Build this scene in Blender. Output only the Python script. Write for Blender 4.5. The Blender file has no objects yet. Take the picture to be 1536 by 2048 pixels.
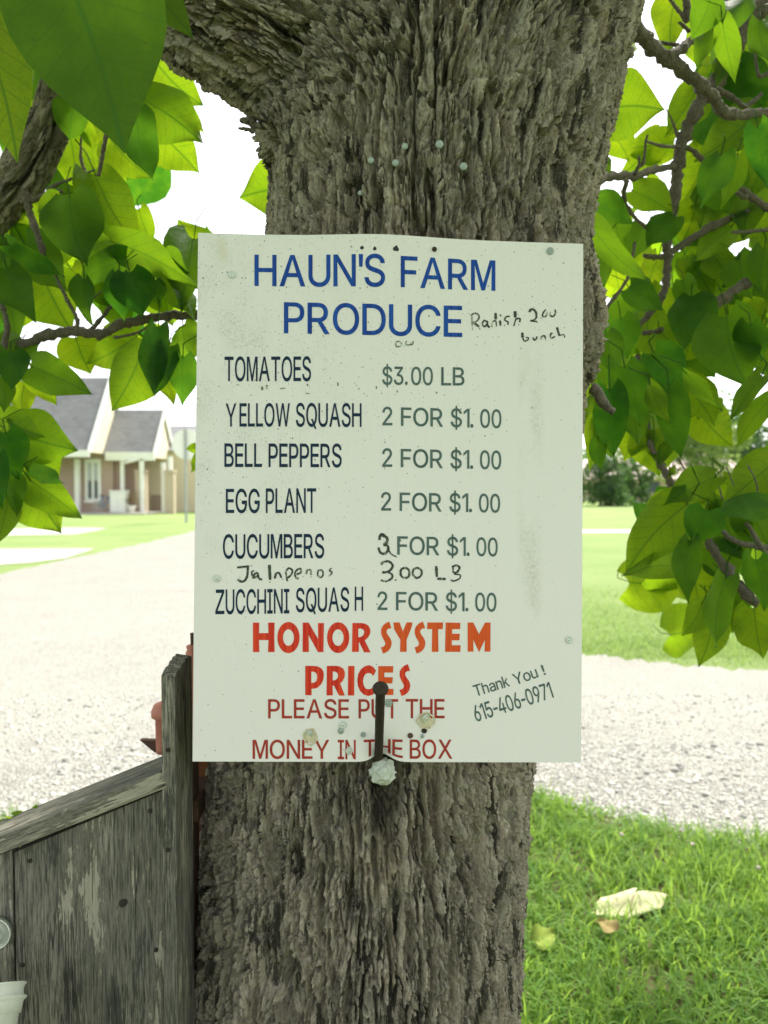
import bpy, bmesh, math, random
import numpy as np
from mathutils import Vector, Matrix
from mathutils.geometry import tessellate_polygon
random.seed(7); rng = np.random.default_rng(7)
S = bpy.context.scene
C = S.collection

# ------------------------------------------------------------------ camera, sky, sun, exposure
H, F, HOR = 1.4, 1550.0, 975.0            # camera height, focal length and horizon row (photo pixels, 1536 wide)
PIT = math.atan((1024 - HOR) / F)
cam = bpy.data.objects.new('camera', bpy.data.cameras.new('camera')); C.objects.link(cam)
cam.location = (0, 0, H); cam.rotation_euler = (math.pi / 2 - PIT, 0, 0)
cam.data.sensor_fit = 'HORIZONTAL'; cam.data.sensor_width = 36; cam.data.lens = 36 * F / 1536
cam.data.clip_start = .02; cam.data.clip_end = 2000
cam.data.dof.use_dof = True; cam.data.dof.focus_distance = .93; cam.data.dof.aperture_fstop = 8.2
S.camera = cam
SUN_EL, SUN_ROT = 55, 35                  # degrees: high, behind the tree and a little to the right
W = bpy.data.worlds.new('World'); S.world = W; W.use_nodes = True
wn = W.node_tree; wn.nodes.clear()
sky = wn.nodes.new('ShaderNodeTexSky'); sky.sky_type = 'NISHITA'; sky.sun_disc = False
sky.sun_elevation = math.radians(SUN_EL); sky.sun_rotation = math.radians(SUN_ROT)
sky.air_density = 1.0; sky.dust_density = 1.6; sky.ozone_density = 1.0
hs = wn.nodes.new('ShaderNodeHueSaturation'); hs.inputs['Saturation'].default_value = .22
bg = wn.nodes.new('ShaderNodeBackground'); bg.inputs[1].default_value = .15
wo = wn.nodes.new('ShaderNodeOutputWorld')
wn.links.new(sky.outputs[0], hs.inputs['Color']); wn.links.new(hs.outputs[0], bg.inputs[0]); wn.links.new(bg.outputs[0], wo.inputs[0])
sl = bpy.data.lights.new('sun', 'SUN'); sl.energy = 3.3; sl.angle = math.radians(14); sl.color = (1, .95, .86)
so = bpy.data.objects.new('sun', sl); C.objects.link(so)
e, r = math.radians(SUN_EL), math.radians(SUN_ROT)
sd = Vector((math.sin(r) * math.cos(e), math.cos(r) * math.cos(e), math.sin(e)))
so.rotation_euler = sd.to_track_quat('Z', 'Y').to_euler(); so.location = (8, 10, 20)
S.view_settings.view_transform = 'Standard'; S.view_settings.look = 'None'
S.view_settings.exposure = 1.32; S.view_settings.gamma = 1
S.cycles.max_bounces = 10; S.cycles.diffuse_bounces = 5; S.cycles.transmission_bounces = 6
S.cycles.use_denoising = True

# ------------------------------------------------------------------ helpers
def ray(px, py):
    x, y = (px - 768) / F, -(py - 1024) / F
    return np.array([x, math.cos(PIT) + y * math.sin(PIT), -math.sin(PIT) + y * math.cos(PIT)])
def at(px, py, Y):
    d = ray(px, py); return np.array([0, 0, H]) + d * (Y / d[1])
def gnd(px, py, z=0.0):
    d = ray(px, py); t = (z - H) / d[2]; return np.array([0, 0, H]) + d * t

class MB:
    """collects polygons (with a uv and a tone per vertex) for ONE mesh object"""
    def __init__(s): s.v = []; s.f = []; s.uv = []; s.t = []
    def add(s, verts, faces, uv=None, tone=0.5):
        o = len(s.v); n = len(verts)
        s.v.extend([tuple(map(float, p)) for p in verts]); s.f.extend([tuple(i + o for i in f) for f in faces])
        s.uv.extend(uv if uv is not None else [(0., 0.)] * n); s.t.extend([tone] * n)
    def box(s, lo, hi, M=None, bev=0.0):
        (a, b, c), (d, e, f) = lo, hi
        if bev:
            bm = bmesh.new(); bmesh.ops.create_cube(bm, size=1)
            for v in bm.verts: v.co = Vector(((a+d)/2+v.co.x*(d-a), (b+e)/2+v.co.y*(e-b), (c+f)/2+v.co.z*(f-c)))
            bmesh.ops.bevel(bm, geom=bm.edges[:], offset=bev, segments=2, affect='EDGES', profile=.5)
            bm.verts.index_update(); V = [v.co.copy() for v in bm.verts]; Fc = [[v.index for v in q.verts] for q in bm.faces]; bm.free()
        else:
            V = [Vector(p) for p in ((a,b,c),(d,b,c),(d,e,c),(a,e,c),(a,b,f),(d,b,f),(d,e,f),(a,e,f))]
            Fc = [(0,3,2,1),(4,5,6,7),(0,1,5,4),(1,2,6,5),(2,3,7,6),(3,0,4,7)]
        if M is not None: V = [M @ v for v in V]
        s.add(V, Fc)
    def prism(s, poly, vec, M=None):
        n = len(poly); A = [Vector(p) for p in poly]; B = [p + Vector(vec) for p in A]
        V = A + B
        if M is not None: V = [M @ v for v in V]
        s.add(V, [tuple(range(n))[::-1], tuple(range(n, 2*n))] + [(i, (i+1) % n, n+(i+1) % n, n+i) for i in range(n)])
    def tube(s, pts, rad, seg=8, cap=True, jit=0.0):
        P = [Vector(p) for p in pts]; n = len(P)
        R = rad if hasattr(rad, '__len__') else [rad] * n
        V = []; up = None
        for i, p in enumerate(P):
            t = (P[min(i+1, n-1)] - P[max(i-1, 0)]).normalized()
            if up is None: up = t.orthogonal().normalized()
            up = (up - t * up.dot(t)).normalized(); sdv = t.cross(up)
            for k in range(seg):
                a = 2*math.pi*k/seg; rr = R[i] * (1 + jit * (random.random() - .5))
                V.append(p + (up*math.cos(a) + sdv*math.sin(a)) * rr)
        Fc = [(i*seg+k, i*seg+(k+1) % seg, (i+1)*seg+(k+1) % seg, (i+1)*seg+k) for i in range(n-1) for k in range(seg)]
        if cap: Fc += [tuple(range(seg))[::-1], tuple(range((n-1)*seg, n*seg))]
        s.add(V, Fc)
    def lathe(s, prof, seg=20, M=None):
        V = []; n = len(prof)
        for (r_, z_) in prof:
            for k in range(seg):
                a = 2*math.pi*k/seg; V.append(Vector((r_*math.cos(a), r_*math.sin(a), z_)))
        if M is not None: V = [M @ v for v in V]
        Fc = [(i*seg+k, i*seg+(k+1) % seg, (i+1)*seg+(k+1) % seg, (i+1)*seg+k) for i in range(n-1) for k in range(seg)]
        Fc += [tuple(range(seg))[::-1], tuple(range((n-1)*seg, n*seg))]
        s.add(V, Fc)
    def build(s, name, mat, parent=None, smooth=False, uv=False, tone=False):
        m = bpy.data.meshes.new(name); m.from_pydata(s.v, [], s.f)
        if smooth: m.polygons.foreach_set('use_smooth', [True] * len(m.polygons))
        if uv:
            l = m.uv_layers.new(name='UVMap'); vi = np.empty(len(m.loops), int); m.loops.foreach_get('vertex_index', vi)
            l.data.foreach_set('uv', np.array(s.uv, np.float32)[vi].ravel())
        if tone:
            a = m.attributes.new('tone', 'FLOAT', 'POINT'); a.data.foreach_set('value', np.array(s.t, np.float32))
        m.materials.append(mat); m.update()
        o = bpy.data.objects.new(name, m); C.objects.link(o)
        if parent is not None: o.parent = parent; o.matrix_parent_inverse = Matrix.Translation(-parent.location)
        return o
def arr_mesh(name, V, Fq, mat, parent=None, tone=None, smooth=False):
    """numpy vertices (n,3) and equal-sized faces (m,k)"""
    m = bpy.data.meshes.new(name); k = Fq.shape[1]
    m.vertices.add(len(V)); m.vertices.foreach_set('co', np.ascontiguousarray(V, np.float32).ravel())
    m.loops.add(Fq.size); m.loops.foreach_set('vertex_index', np.ascontiguousarray(Fq, np.int32).ravel())
    m.polygons.add(len(Fq)); m.polygons.foreach_set('loop_start', np.arange(0, Fq.size, k, dtype=np.int32))
    if smooth: m.polygons.foreach_set('use_smooth', np.ones(len(Fq), bool))
    if tone is not None:
        a = m.attributes.new('tone', 'FLOAT', 'POINT'); a.data.foreach_set('value', np.ascontiguousarray(tone, np.float32))
    m.materials.append(mat); m.update(calc_edges=True); m.validate()
    o = bpy.data.objects.new(name, m); C.objects.link(o)
    if parent is not None: o.parent = parent; o.matrix_parent_inverse = Matrix.Translation(-parent.location)
    return o
def tag(o, label=None, cat=None, group=None, kind=None):
    if label: o['label'] = label
    if cat: o['category'] = cat
    if group: o['group'] = group
    if kind: o['kind'] = kind
    return o
def thing(name, loc, label, cat, group=None):
    o = bpy.data.objects.new(name, None); o.empty_display_size = .05; C.objects.link(o); o.location = loc
    return tag(o, label, cat, group)

# ------------------------------------------------------------------ material helpers
class NT:
    def __init__(s, name):
        s.m = bpy.data.materials.new(name); s.m.use_nodes = True; s.t = s.m.node_tree; s.t.nodes.clear()
        s.out = s.t.nodes.new('ShaderNodeOutputMaterial')
    def n(s, kind, props=None, **inp):
        nd = s.t.nodes.new('ShaderNode' + kind)
        for k, v in (props or {}).items(): setattr(nd, k, v)
        for k, v in inp.items():
            key = int(k[1:]) if k[0] == 'i' and k[1:].isdigit() else k.replace('_', ' ')
            s.set(nd.inputs[key], v)
        return nd
    def set(s, sock, v):
        if isinstance(v, bpy.types.NodeSocket): s.t.links.new(v, sock)
        else:
            if isinstance(v, (tuple, list)) and len(v) == 3 and sock.type == 'RGBA': v = (*v, 1)
            sock.default_value = v
    def math(s, op, a, b=0.0, c=None, clamp=False):
        nd = s.t.nodes.new('ShaderNodeMath'); nd.operation = op; nd.use_clamp = clamp
        s.set(nd.inputs[0], a); s.set(nd.inputs[1], b)
        if c is not None: s.set(nd.inputs[2], c)
        return nd.outputs[0]
    def vm(s, op, a, b):
        nd = s.t.nodes.new('ShaderNodeVectorMath'); nd.operation = op
        s.set(nd.inputs[0], a)
        if op == 'SCALE': s.set(nd.inputs['Scale'], b)
        else: s.set(nd.inputs[1], b)
        return nd.outputs[0]
    def ramp(s, v, a, b, lo=0.0, hi=1.0, smooth=True):
        nd = s.t.nodes.new('ShaderNodeMapRange'); nd.interpolation_type = 'SMOOTHSTEP' if smooth else 'LINEAR'
        for i, x in enumerate((v, a, b, lo, hi)): s.set(nd.inputs[i], x)
        return nd.outputs[0]
    def mix(s, fac, a, b, mode='MIX'):
        nd = s.t.nodes.new('ShaderNodeMix'); nd.data_type = 'RGBA'; nd.blend_type = mode
        s.set(nd.inputs[0], fac); s.set(nd.inputs[6], a); s.set(nd.inputs[7], b)
        return nd.outputs[2]
    def noise(s, vec, scale, detail=4.0, rough=.55, col=False):
        nd = s.n('TexNoise', Scale=scale, Detail=detail, Roughness=rough)
        if vec is not None: s.set(nd.inputs['Vector'], vec)
        return nd.outputs[1 if col else 0]
    def voro(s, vec, scale, feature='F1', out='Distance', rand=1.0):
        nd = s.n('TexVoronoi', {'feature': feature}, Scale=scale, Randomness=rand)
        s.set(nd.inputs['Vector'], vec); return nd.outputs[out]
    def attr(s, name, out='Vector'):
        return s.n('Attribute', {'attribute_name': name}).outputs[out]
    def pos(s): return s.n('NewGeometry').outputs['Position']
    def obj(s): return s.n('TexCoord').outputs['Object']
    def bsdf(s, col, rough=.7, metal=0.0, spec=.3, bump=None, dist=.002, strength=1.0, **kw):
        b = s.n('BsdfPrincipled'); s.set(b.inputs['Base Color'], col); s.set(b.inputs['Roughness'], rough)
        s.set(b.inputs['Metallic'], metal); s.set(b.inputs['Specular IOR Level'], spec)
        if bump is not None:
            bp = s.n('Bump', Height=bump, Distance=dist, Strength=strength); s.t.links.new(bp.outputs[0], b.inputs['Normal'])
        return b.outputs[0]
    def done(s, sh):
        s.t.links.new(sh, s.out.inputs['Surface']); return s.m

def mat_plain(name, col, rough=.6, metal=0.0, spec=.3, var=.15, scale=20, bump=.0005):
    g = NT(name); p = g.pos(); n1 = g.noise(p, scale, 5)
    c = g.mix(n1, tuple(x*(1-var) for x in col), tuple(min(1, x*(1+var)) for x in col))
    return g.done(g.bsdf(c, rough, metal, spec, g.noise(p, scale*6, 4), bump))

def mat_bark(name, attr, fine=1.0, disp=1.0, dark=1.0):
    g = NT(name); g.m.displacement_method = 'DISPLACEMENT'
    co = g.vm('ADD', g.attr(attr), g.vm('SUBTRACT', g.pos(), g.attr('rest_co')))   # solid texture: follows the displaced surface
    w = g.noise(g.vm('MULTIPLY', co, (1, 1, .45)), 9, 3, .5, True)
    co1 = g.vm('ADD', co, g.vm('SCALE', g.vm('SUBTRACT', w, (.5, .5, .5)), .024))
    w2 = g.noise(co, 55, 3, .6, True)
    co2 = g.vm('ADD', co1, g.vm('SCALE', g.vm('SUBTRACT', w2, (.5, .5, .5)), .0075))
    # long connected furrows between vertical ridges, a finer set inside the ridges, then cracked flaky plates
    n1 = g.noise(g.vm('MULTIPLY', co2, (1, .8, .11)), 36, 2.5, .5)
    n2 = g.noise(g.vm('ADD', g.vm('MULTIPLY', co2, (1, 1, .14)), (3.1, 1.7, 5.3)), 92, 2, .5)
    mk = g.ramp(g.noise(g.vm('MULTIPLY', co, (1, 1, .4)), 13, 2), .36, .6, .35, 1)
    F1 = g.math('MULTIPLY', g.ramp(n1, .395, .465, 1, 0), mk); F2 = g.ramp(n2, .37, .46, 1, 0)
    F3 = g.math('MULTIPLY', g.ramp(g.math('ABSOLUTE', g.math('SUBTRACT', n1, .545)), .012, .055, 1, 0), g.ramp(g.noise(g.vm('MULTIPLY', co, (1, 1, .35)), 19, 2), .36, .5, .2, 1))
    F4 = g.math('MULTIPLY', g.ramp(g.math('ABSOLUTE', g.math('SUBTRACT', n2, .52)), .008, .06, 1, 0), g.ramp(g.noise(g.vm('MULTIPLY', co, (1, 1, .35)), 27, 2), .38, .55, .1, 1))
    cp = g.vm('MULTIPLY', co2, (1, .8, .36))
    v2 = g.voro(cp, 62, 'F1', 'Color'); d2 = g.voro(cp, 62, 'DISTANCE_TO_EDGE')
    vx = g.n('SeparateColor', Color=v2).outputs
    f2 = g.math('MULTIPLY', g.ramp(d2, 0, .06, 1, 0), g.ramp(g.noise(co, 40, 2), .4, .6, .2, 1))
    cq = g.vm('MULTIPLY', co2, (1, .8, .5))
    v3 = g.n('SeparateColor', Color=g.voro(cq, 150, 'F1', 'Color')).outputs[0]
    f3 = g.ramp(g.voro(cq, 150, 'DISTANCE_TO_EDGE'), 0, .09, 1, 0)
    fn = g.noise(g.vm('MULTIPLY', co, (1, 1, .5)), 260, 5, .62)
    fx = g.noise(g.vm('MULTIPLY', co, (1, 1, .4)), 110, 4, .6); sp_ = g.noise(g.vm('MULTIPLY', co, (1, 1, .6)), 400, 3, .7)
    lo = g.noise(g.vm('MULTIPLY', co, (1, 1, .3)), 12, 3)
    te = g.math('FLOOR', g.math('MULTIPLY', fx, 9.0)); te2 = g.math('FLOOR', g.math('MULTIPLY', g.noise(g.vm('MULTIPLY', co2, (1, 1, .33)), 48, 4, .6), 8.0))
    h = g.math('MULTIPLY', F1, -.027)
    for val, k in ((F3, -.025), (F4, -.013), (F2, -.006), (vx[0], .0040), (f2, -.0075), (v3, .0022), (f3, -.0018), (fn, .0024 * fine), (te, .0012 * fine), (te2, .0017 * fine), (lo, .010)):
        h = g.math('MULTIPLY_ADD', val, k, h)
    h = g.math('ADD', h, -.0185)
    # bark colours: grey plates, tan inner bark where flakes came off, a little lichen; then painted furrow shade
    big = g.noise(g.vm('MULTIPLY', co, (1, 1, .35)), 6, 4)
    base = g.mix(g.ramp(big, .35, .65), (.37, .33, .265), (.50, .435, .34))
    base = g.mix(g.ramp(vx[1], .25, 1, 0, .8), base, (.57, .49, .39)); base = g.mix(g.ramp(vx[2], .6, 1, 0, .45), base, (.15, .125, .095))
    base = g.mix(g.ramp(v3, .6, 1, 0, .5), base, (.54, .50, .41)); base = g.mix(g.ramp(v3, .38, .0, 0, .45), base, (.09, .08, .06))
    base = g.mix(g.ramp(g.noise(co, 30, 4), .56, .72, 0, .5), base, (.33, .36, .26))
    base = g.mix(g.ramp(g.noise(g.vm('MULTIPLY', co, (1, 1, .3)), 14, 3), .6, .75, 0, .5), base, (.27, .17, .10))
    base = g.mix(g.ramp(fn, .35, .7), g.mix(.4, base, (.08, .07, .055)), base)
    base = g.mix(g.ramp(sp_, .42, .30, 0, .75), base, (.05, .045, .033)); base = g.mix(g.ramp(sp_, .58, .72, 0, .6), base, (.52, .48, .40))
    furrow_shade = g.noise(g.vm('ADD', g.vm('MULTIPLY', co2, (1, 1, .16)), (7.7, 2.2, 9.1)), 48, 4, .65)  # near-black vertical streaks: shade of furrows put into the bark colour
    base = g.mix(g.ramp(furrow_shade, .46, .38, 0, .9), base, (.04, .038, .03)); base = g.mix(g.ramp(g.noise(g.vm('MULTIPLY', co, (1, 1, .5)), 9, 3), .60, .72, 0, .4), base, (.46, .37, .27))
    # wet sap stain under the crumpled wad
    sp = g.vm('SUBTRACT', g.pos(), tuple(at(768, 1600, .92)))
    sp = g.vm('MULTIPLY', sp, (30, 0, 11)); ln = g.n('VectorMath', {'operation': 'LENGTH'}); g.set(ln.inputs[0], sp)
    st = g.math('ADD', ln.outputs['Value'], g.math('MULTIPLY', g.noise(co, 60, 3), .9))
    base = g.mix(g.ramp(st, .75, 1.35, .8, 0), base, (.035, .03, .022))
    if dark != 1: base = g.mix(1.0, base, (dark,)*3, 'MULTIPLY')
    dn = g.n('Displacement', Height=h, Midlevel=0.0, Scale=disp)
    g.t.links.new(dn.outputs[0], g.out.inputs['Displacement'])
    mb = g.math('MULTIPLY_ADD', sp_, .5, fn)
    return g.done(g.bsdf(base, .88, 0, .18, mb, .0032))

def mat_branch():
    g = NT('branch_bark'); p = g.pos()
    n1 = g.noise(p, 45, 5); n2 = g.noise(p, 220, 5)
    c = g.mix(n1, (.10, .085, .065), (.24, .21, .165)); c = g.mix(g.ramp(n2, .4, .65, 0, .6), c, (.07, .06, .05))
    hh = g.math('ADD', n2, g.math('MULTIPLY', n1, 1.5))
    return g.done(g.bsdf(c, .85, 0, .2, hh, .004))

def mat_leaf(name='leaf'):
    g = NT(name); uv = g.n('UVMap').outputs[0]; sx = g.n('SeparateXYZ', Vector=uv).outputs
    u, v = g.math('ABSOLUTE', sx[0]), sx[1]
    tone = g.attr('tone', 'Fac')
    wob = g.math('MULTIPLY', g.noise(g.vm('SCALE', uv, 1.0), 5, 2), .06)
    a = g.math('ADD', g.math('SUBTRACT', v, g.math('MULTIPLY', u, .62)), wob)
    fr = g.math('FRACT', g.math('MULTIPLY', a, 6.5)); sv = g.math('ABSOLUTE', g.math('SUBTRACT', fr, .5))
    side = g.ramp(sv, .0, .075, 1, 0); mid = g.ramp(u, 0, .03, 1, 0)
    vein = g.math('MAXIMUM', g.math('MULTIPLY', side, .65), mid)
    fine = g.ramp(g.voro(uv, 22, 'DISTANCE_TO_EDGE'), 0, .10, .38, 0)
    vein = g.math('MAXIMUM', vein, fine)
    p = g.pos(); bl = g.noise(p, 28, 4)
    cr = g.mix(tone, (.004, .030, .011), (.014, .070, .014)); cr = g.mix(g.ramp(bl, .3, .75), cr, g.mix(.4, cr, (.018, .065, .018)))
    ct = g.mix(tone, (.05, .20, .010), (.46, .62, .010)); ct = g.mix(g.ramp(bl, .35, .75, 0, .5), ct, (.20, .40, .008))
    spots = g.ramp(g.noise(p, 130, 2), .70, .76, 0, .6)
    ct = g.mix(g.math('MULTIPLY', vein, .75), ct, (.06, .19, .01)); ct = g.mix(spots, ct, (.12, .16, .02))
    cr = g.mix(g.math('MULTIPLY', vein, .45), cr, (.10, .20, .05)); cr = g.mix(spots, cr, (.07, .07, .03))
    b = g.bsdf(cr, .5, 0, .22, g.math('ADD', vein, bl), .0012, .6)
    tr = g.n('BsdfTranslucent', Color=ct).outputs[0]
    mx = g.n('MixShader', Fac=.66); g.t.links.new(b, mx.inputs[1]); g.t.links.new(tr, mx.inputs[2])
    return g.done(mx.outputs[0])

def mat_crown(name, c0, c1, tr):
    g = NT(name); tone = g.attr('tone', 'Fac')
    c = g.mix(tone, c0, c1); b = g.bsdf(c, .6, 0, .2)
    t = g.n('BsdfTranslucent', Color=tr).outputs[0]; mx = g.n('MixShader', Fac=.4)
    g.t.links.new(b, mx.inputs[1]); g.t.links.new(t, mx.inputs[2]); return g.done(mx.outputs[0])

def mat_wood(name, kind=0):
    """weathered boards; grain runs along the object's local z (kind 0) or local x (kind 1)"""
    g = NT(name); p = g.obj()
    st = (1, 1, .06) if kind == 0 else (.06, 1, 1)
    gr = g.noise(g.vm('MULTIPLY', p, st), 420, 6, .75); gr2 = g.noise(g.vm('MULTIPLY', p, st), 32, 4, .6)
    c = g.mix(g.ramp(gr, .36, .64), (.085, .08, .068), (.38, .355, .29))
    c = g.mix(g.ramp(gr2, .35, .7), g.mix(.6, c, (.05, .052, .046)), c)
    big = g.noise(g.vm('MULTIPLY', p, (1, 1, .26) if kind == 0 else (.25, 1, 1)), 19, 6, .7)
    jag = g.math('ADD', big, g.math('MULTIPLY', g.math('SUBTRACT', gr, .5), .34))
    c = g.mix(g.ramp(jag, .51, .59, 0, .8), c, g.mix(gr, (.27, .245, .19), (.48, .45, .37)))
    c = g.mix(g.ramp(jag, .46, .37, 0, .8), c, (.045, .046, .04))
    c = g.mix(g.ramp(g.noise(p, 9, 3), .55, .75, 0, .3), c, (.15, .15, .115))
    ck = g.ramp(g.math('ABSOLUTE', g.math('SUBTRACT', g.noise(g.vm('MULTIPLY', p, (1, 1, .035) if kind == 0 else (.035, 1, 1)), 60, 2), .5)), .0, .012, 1, 0)
    ck = g.math('MULTIPLY', ck, g.ramp(g.noise(p, 14, 2), .45, .6))
    c = g.mix(g.math('MULTIPLY', ck, .8), c, (.03, .03, .026))
    hh = g.math('SUBTRACT', g.math('ADD', g.math('MULTIPLY', gr, .6), g.ramp(jag, .53, .58, .6, 0)), ck)
    return g.done(g.bsdf(c, .85, 0, .2, hh, .0028))

def mat_sign():
    g = NT('sign_plastic'); uv = g.attr('sign_uv'); x = g.n('SeparateXYZ', Vector=uv).outputs
    col = g.mix(g.ramp(x[1], .05, .95), (.80, .755, .765), (.745, .72, .71))
    # printed-through flutes of the corrugated board
    fl = g.noise(g.vm('MULTIPLY', uv, (190, 1.5, 1)), 1, 2)
    col = g.mix(g.ramp(fl, .35, .7, 0, .15), col, (.80, .80, .74))
    # grime: cloudy film on the upper left, an old tape band at the right, specks
    cl = g.noise(uv, 7, 5, .65)
    left = g.math('MULTIPLY', g.ramp(x[0], .55, .0), g.ramp(x[1], .25, .6))
    col = g.mix(g.math('MULTIPLY', g.math('MULTIPLY', g.ramp(cl, .42, .68), left), g.ramp(g.noise(uv, 160, 4, .7), .42, .62, .05, .5)), col, (.36, .39, .33))
    bandx = g.math('MULTIPLY', g.ramp(x[0], .82, .845), g.ramp(x[0], .905, .87))
    bandy = g.math('MULTIPLY', g.ramp(x[1], .25, .30), g.ramp(x[1], .86, .70))
    tex = g.noise(g.vm('MULTIPLY', uv, (120, 140, 1)), 1, 3)
    bn = g.math('MULTIPLY', g.math('MULTIPLY', bandx, bandy), g.ramp(g.noise(g.vm('MULTIPLY', uv, (9, 5, 1)), 1, 4), .36, .6))
    col = g.mix(g.math('MULTIPLY', bn, g.ramp(tex, .35, .65, .15, .62)), col, (.50, .49, .40))
    for sc, th, up, k in ((60, .17, .45, .9), (105, .26, .5, .85), (190, .34, .45, .8), (24, .07, .5, .95)):
        d = g.voro(g.vm('MULTIPLY', uv, (1, 1.33, 1)), sc, 'F1', 'Distance')
        cc = g.n('SeparateColor', Color=g.voro(g.vm('MULTIPLY', uv, (1, 1.33, 1)), sc, 'F1', 'Color')).outputs
        dens = g.math('MULTIPLY', g.ramp(x[1], .30, .8, .12, 1), g.ramp(x[0], .1, .9, 1, .4))
        keep = g.ramp(cc[0], g.math('SUBTRACT', 1.0, g.math('MULTIPLY', dens, 1 - up)), g.math('SUBTRACT', 1.02, g.math('MULTIPLY', dens, 1 - up)))
        rad = g.math('MULTIPLY', cc[1], th)
        sp = g.math('MULTIPLY', g.ramp(d, g.math('MULTIPLY', rad, .6), rad, 1, 0), keep)
        col = g.mix(g.math('MULTIPLY', g.math('MULTIPLY', sp, g.ramp(cc[2], 0, 1, .25, 1)), k), col, (.10, .115, .09))
    ye = g.vm('SUBTRACT', uv, (.062, .968, 0)); ln = g.n('VectorMath', {'operation': 'LENGTH'}); g.set(ln.inputs[0], g.vm('MULTIPLY', ye, (50, 30, 0)))
    col = g.mix(g.ramp(g.math('ADD', ln.outputs['Value'], g.noise(uv, 60, 3)), .6, 1.6, .4, 0), col, (.55, .48, .28))
    hb = g.math('MULTIPLY_ADD', fl, .5, g.math('MULTIPLY', cl, .6))
    return g.done(g.bsdf(col, .42, 0, .4, hb, .0006, .5))

def mat_vinyl(name, c0, c1, worn=0.0):
    g = NT(name); uv = g.attr('sign_uv')
    st = g.noise(g.vm('MULTIPLY', uv, (150, 3, 1)), 1, 3)
    c = g.mix(g.ramp(st, .35, .65), c0, c1)
    if worn:
        w = g.math('ADD', g.noise(uv, 85, 4, .7), g.math('MULTIPLY', g.noise(uv, 16, 2), .5))
        c = g.mix(g.ramp(w, .86 - worn*.06, 1.02 - worn*.06, .05, .9), c, (.62, .67, .56))
    return g.done(g.bsdf(c, .45 if not worn else .65, 0, .2))

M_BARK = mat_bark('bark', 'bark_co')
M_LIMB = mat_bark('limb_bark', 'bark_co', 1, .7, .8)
M_BRANCH = mat_branch(); M_LEAF = mat_leaf()
M_WOOD = mat_wood('weathered_plywood'); M_RAIL = mat_wood('weathered_rail', 1)
M_STEEL = mat_plain('galvanised_steel', (.62, .66, .62), .38, .55, .5, .25, 300, .0004)
M_DULL = mat_plain('dull_zinc', (.33, .39, .36), .5, .4, .5, .25, 300, .0004)
M_IRON = mat_plain('rusty_iron', (.042, .030, .024), .75, .2, .3, .5, 260, .0006)
M_RUST = mat_plain('rust', (.20, .085, .035), .9, 0, .15, .5, 60, .001)
M_RUSTD = mat_plain('dark_rust', (.10, .06, .045), .9, 0, .15, .5, 90, .001)
M_RED = mat_plain('faded_red_paint', (.48, .19, .14), .6, 0, .3, .2, 70, .0006)
M_SIGN = mat_sign()
# ------------------------------------------------------------------ ground, road, lawns
def sheet(name, polys, z, mat, kind='structure'):
    m = MB()
    for p in polys: m.add([(q[0], q[1], z) for q in p], [tuple(range(len(p)))])
    o = m.build(name, mat); o['kind'] = kind; return o
def wig(pts, amp, n=10):
    out = []
    for i in range(len(pts) - 1):
        a, b = np.array(pts[i]), np.array(pts[i+1])
        for k in range(n):
            q = a + (b - a) * k / n; L = np.linalg.norm(b - a)
            nrm = np.array([-(b-a)[1], (b-a)[0]]) / max(L, 1e-6); out.append(q + nrm * (random.random() - .5) * amp)
    out.append(np.array(pts[-1])); return out
def mat_ground():
    g = NT('lawn'); p = g.pos()
    n1 = g.noise(p, .35, 4); n2 = g.noise(p, 9, 5, .7); n3 = g.noise(p, 60, 4, .7)
    c = g.mix(g.ramp(n1, .35, .65), (.22, .33, .10), (.29, .38, .14)); c = g.mix(g.ramp(n2, .4, .75, 0, .7), c, (.35, .39, .18))
    c = g.mix(g.ramp(n3, .35, .7), g.mix(.3, c, (.10, .16, .04)), c)
    return g.done(g.bsdf(c, .95, 0, .1, g.math('ADD', n3, n2), .03))
def mat_gravel():
    g = NT('gravel_road'); p = g.pos()
    v = g.n('SeparateColor', Color=g.voro(p, 55, 'F1', 'Color')).outputs; d = g.voro(p, 55, 'DISTANCE_TO_EDGE')
    n1 = g.noise(p, .8, 5); n2 = g.noise(p, 5, 5, .65)
    c = g.mix(v[0], (.21, .205, .19), (.54, .52, .46)); c = g.mix(g.ramp(d, 0, .12, .55, 0), c, (.17, .16, .14))
    far = g.mix(n2, (.40, .388, .335), (.49, .478, .42))
    sx = g.n('SeparateXYZ', Vector=p).outputs
    k = g.math('ADD', g.ramp(sx[1], 3.0, 5.2, .15, .93), g.ramp(n1, .4, .7, -.1, .35))
    c = g.mix(k, c, far); c = g.mix(g.ramp(n2, .62, .75, 0, .35), c, (.30, .27, .21))
    return g.done(g.bsdf(c, .95, 0, .15, g.math('ADD', g.ramp(d, 0, .2), n2), .012))
M_LAWN = mat_ground(); M_GRAVEL = mat_gravel()
M_SOIL = mat_plain('soil', (.13, .12, .06), .95, 0, .1, .4, 30, .01)
M_CONC = mat_plain('pale_concrete', (.46, .44, .39), .9, 0, .2, .1, 3, .002)
sheet('lawn', [[(-300, -60), (300, -60), (300, 700), (-300, 700)]], 0, M_LAWN)
g_ = lambda x, y: tuple(gnd(x, y)[:2])
near = [(-30, 3.35), (-4, 3.35)] + [g_(x, y) for x, y in ((0, 1640), (400, 1610), (700, 1600), (1060, 1595), (1150, 1622), (1290, 1650), (1400, 1672), (1536, 1692))] + [(4, 2.75), (40, -4)]
far = [(45, 5.2), (9, 5.35)] + [g_(x, y) for x, y in ((1536, 1346), (1400, 1334), (1300, 1325), (1165, 1308))]
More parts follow.
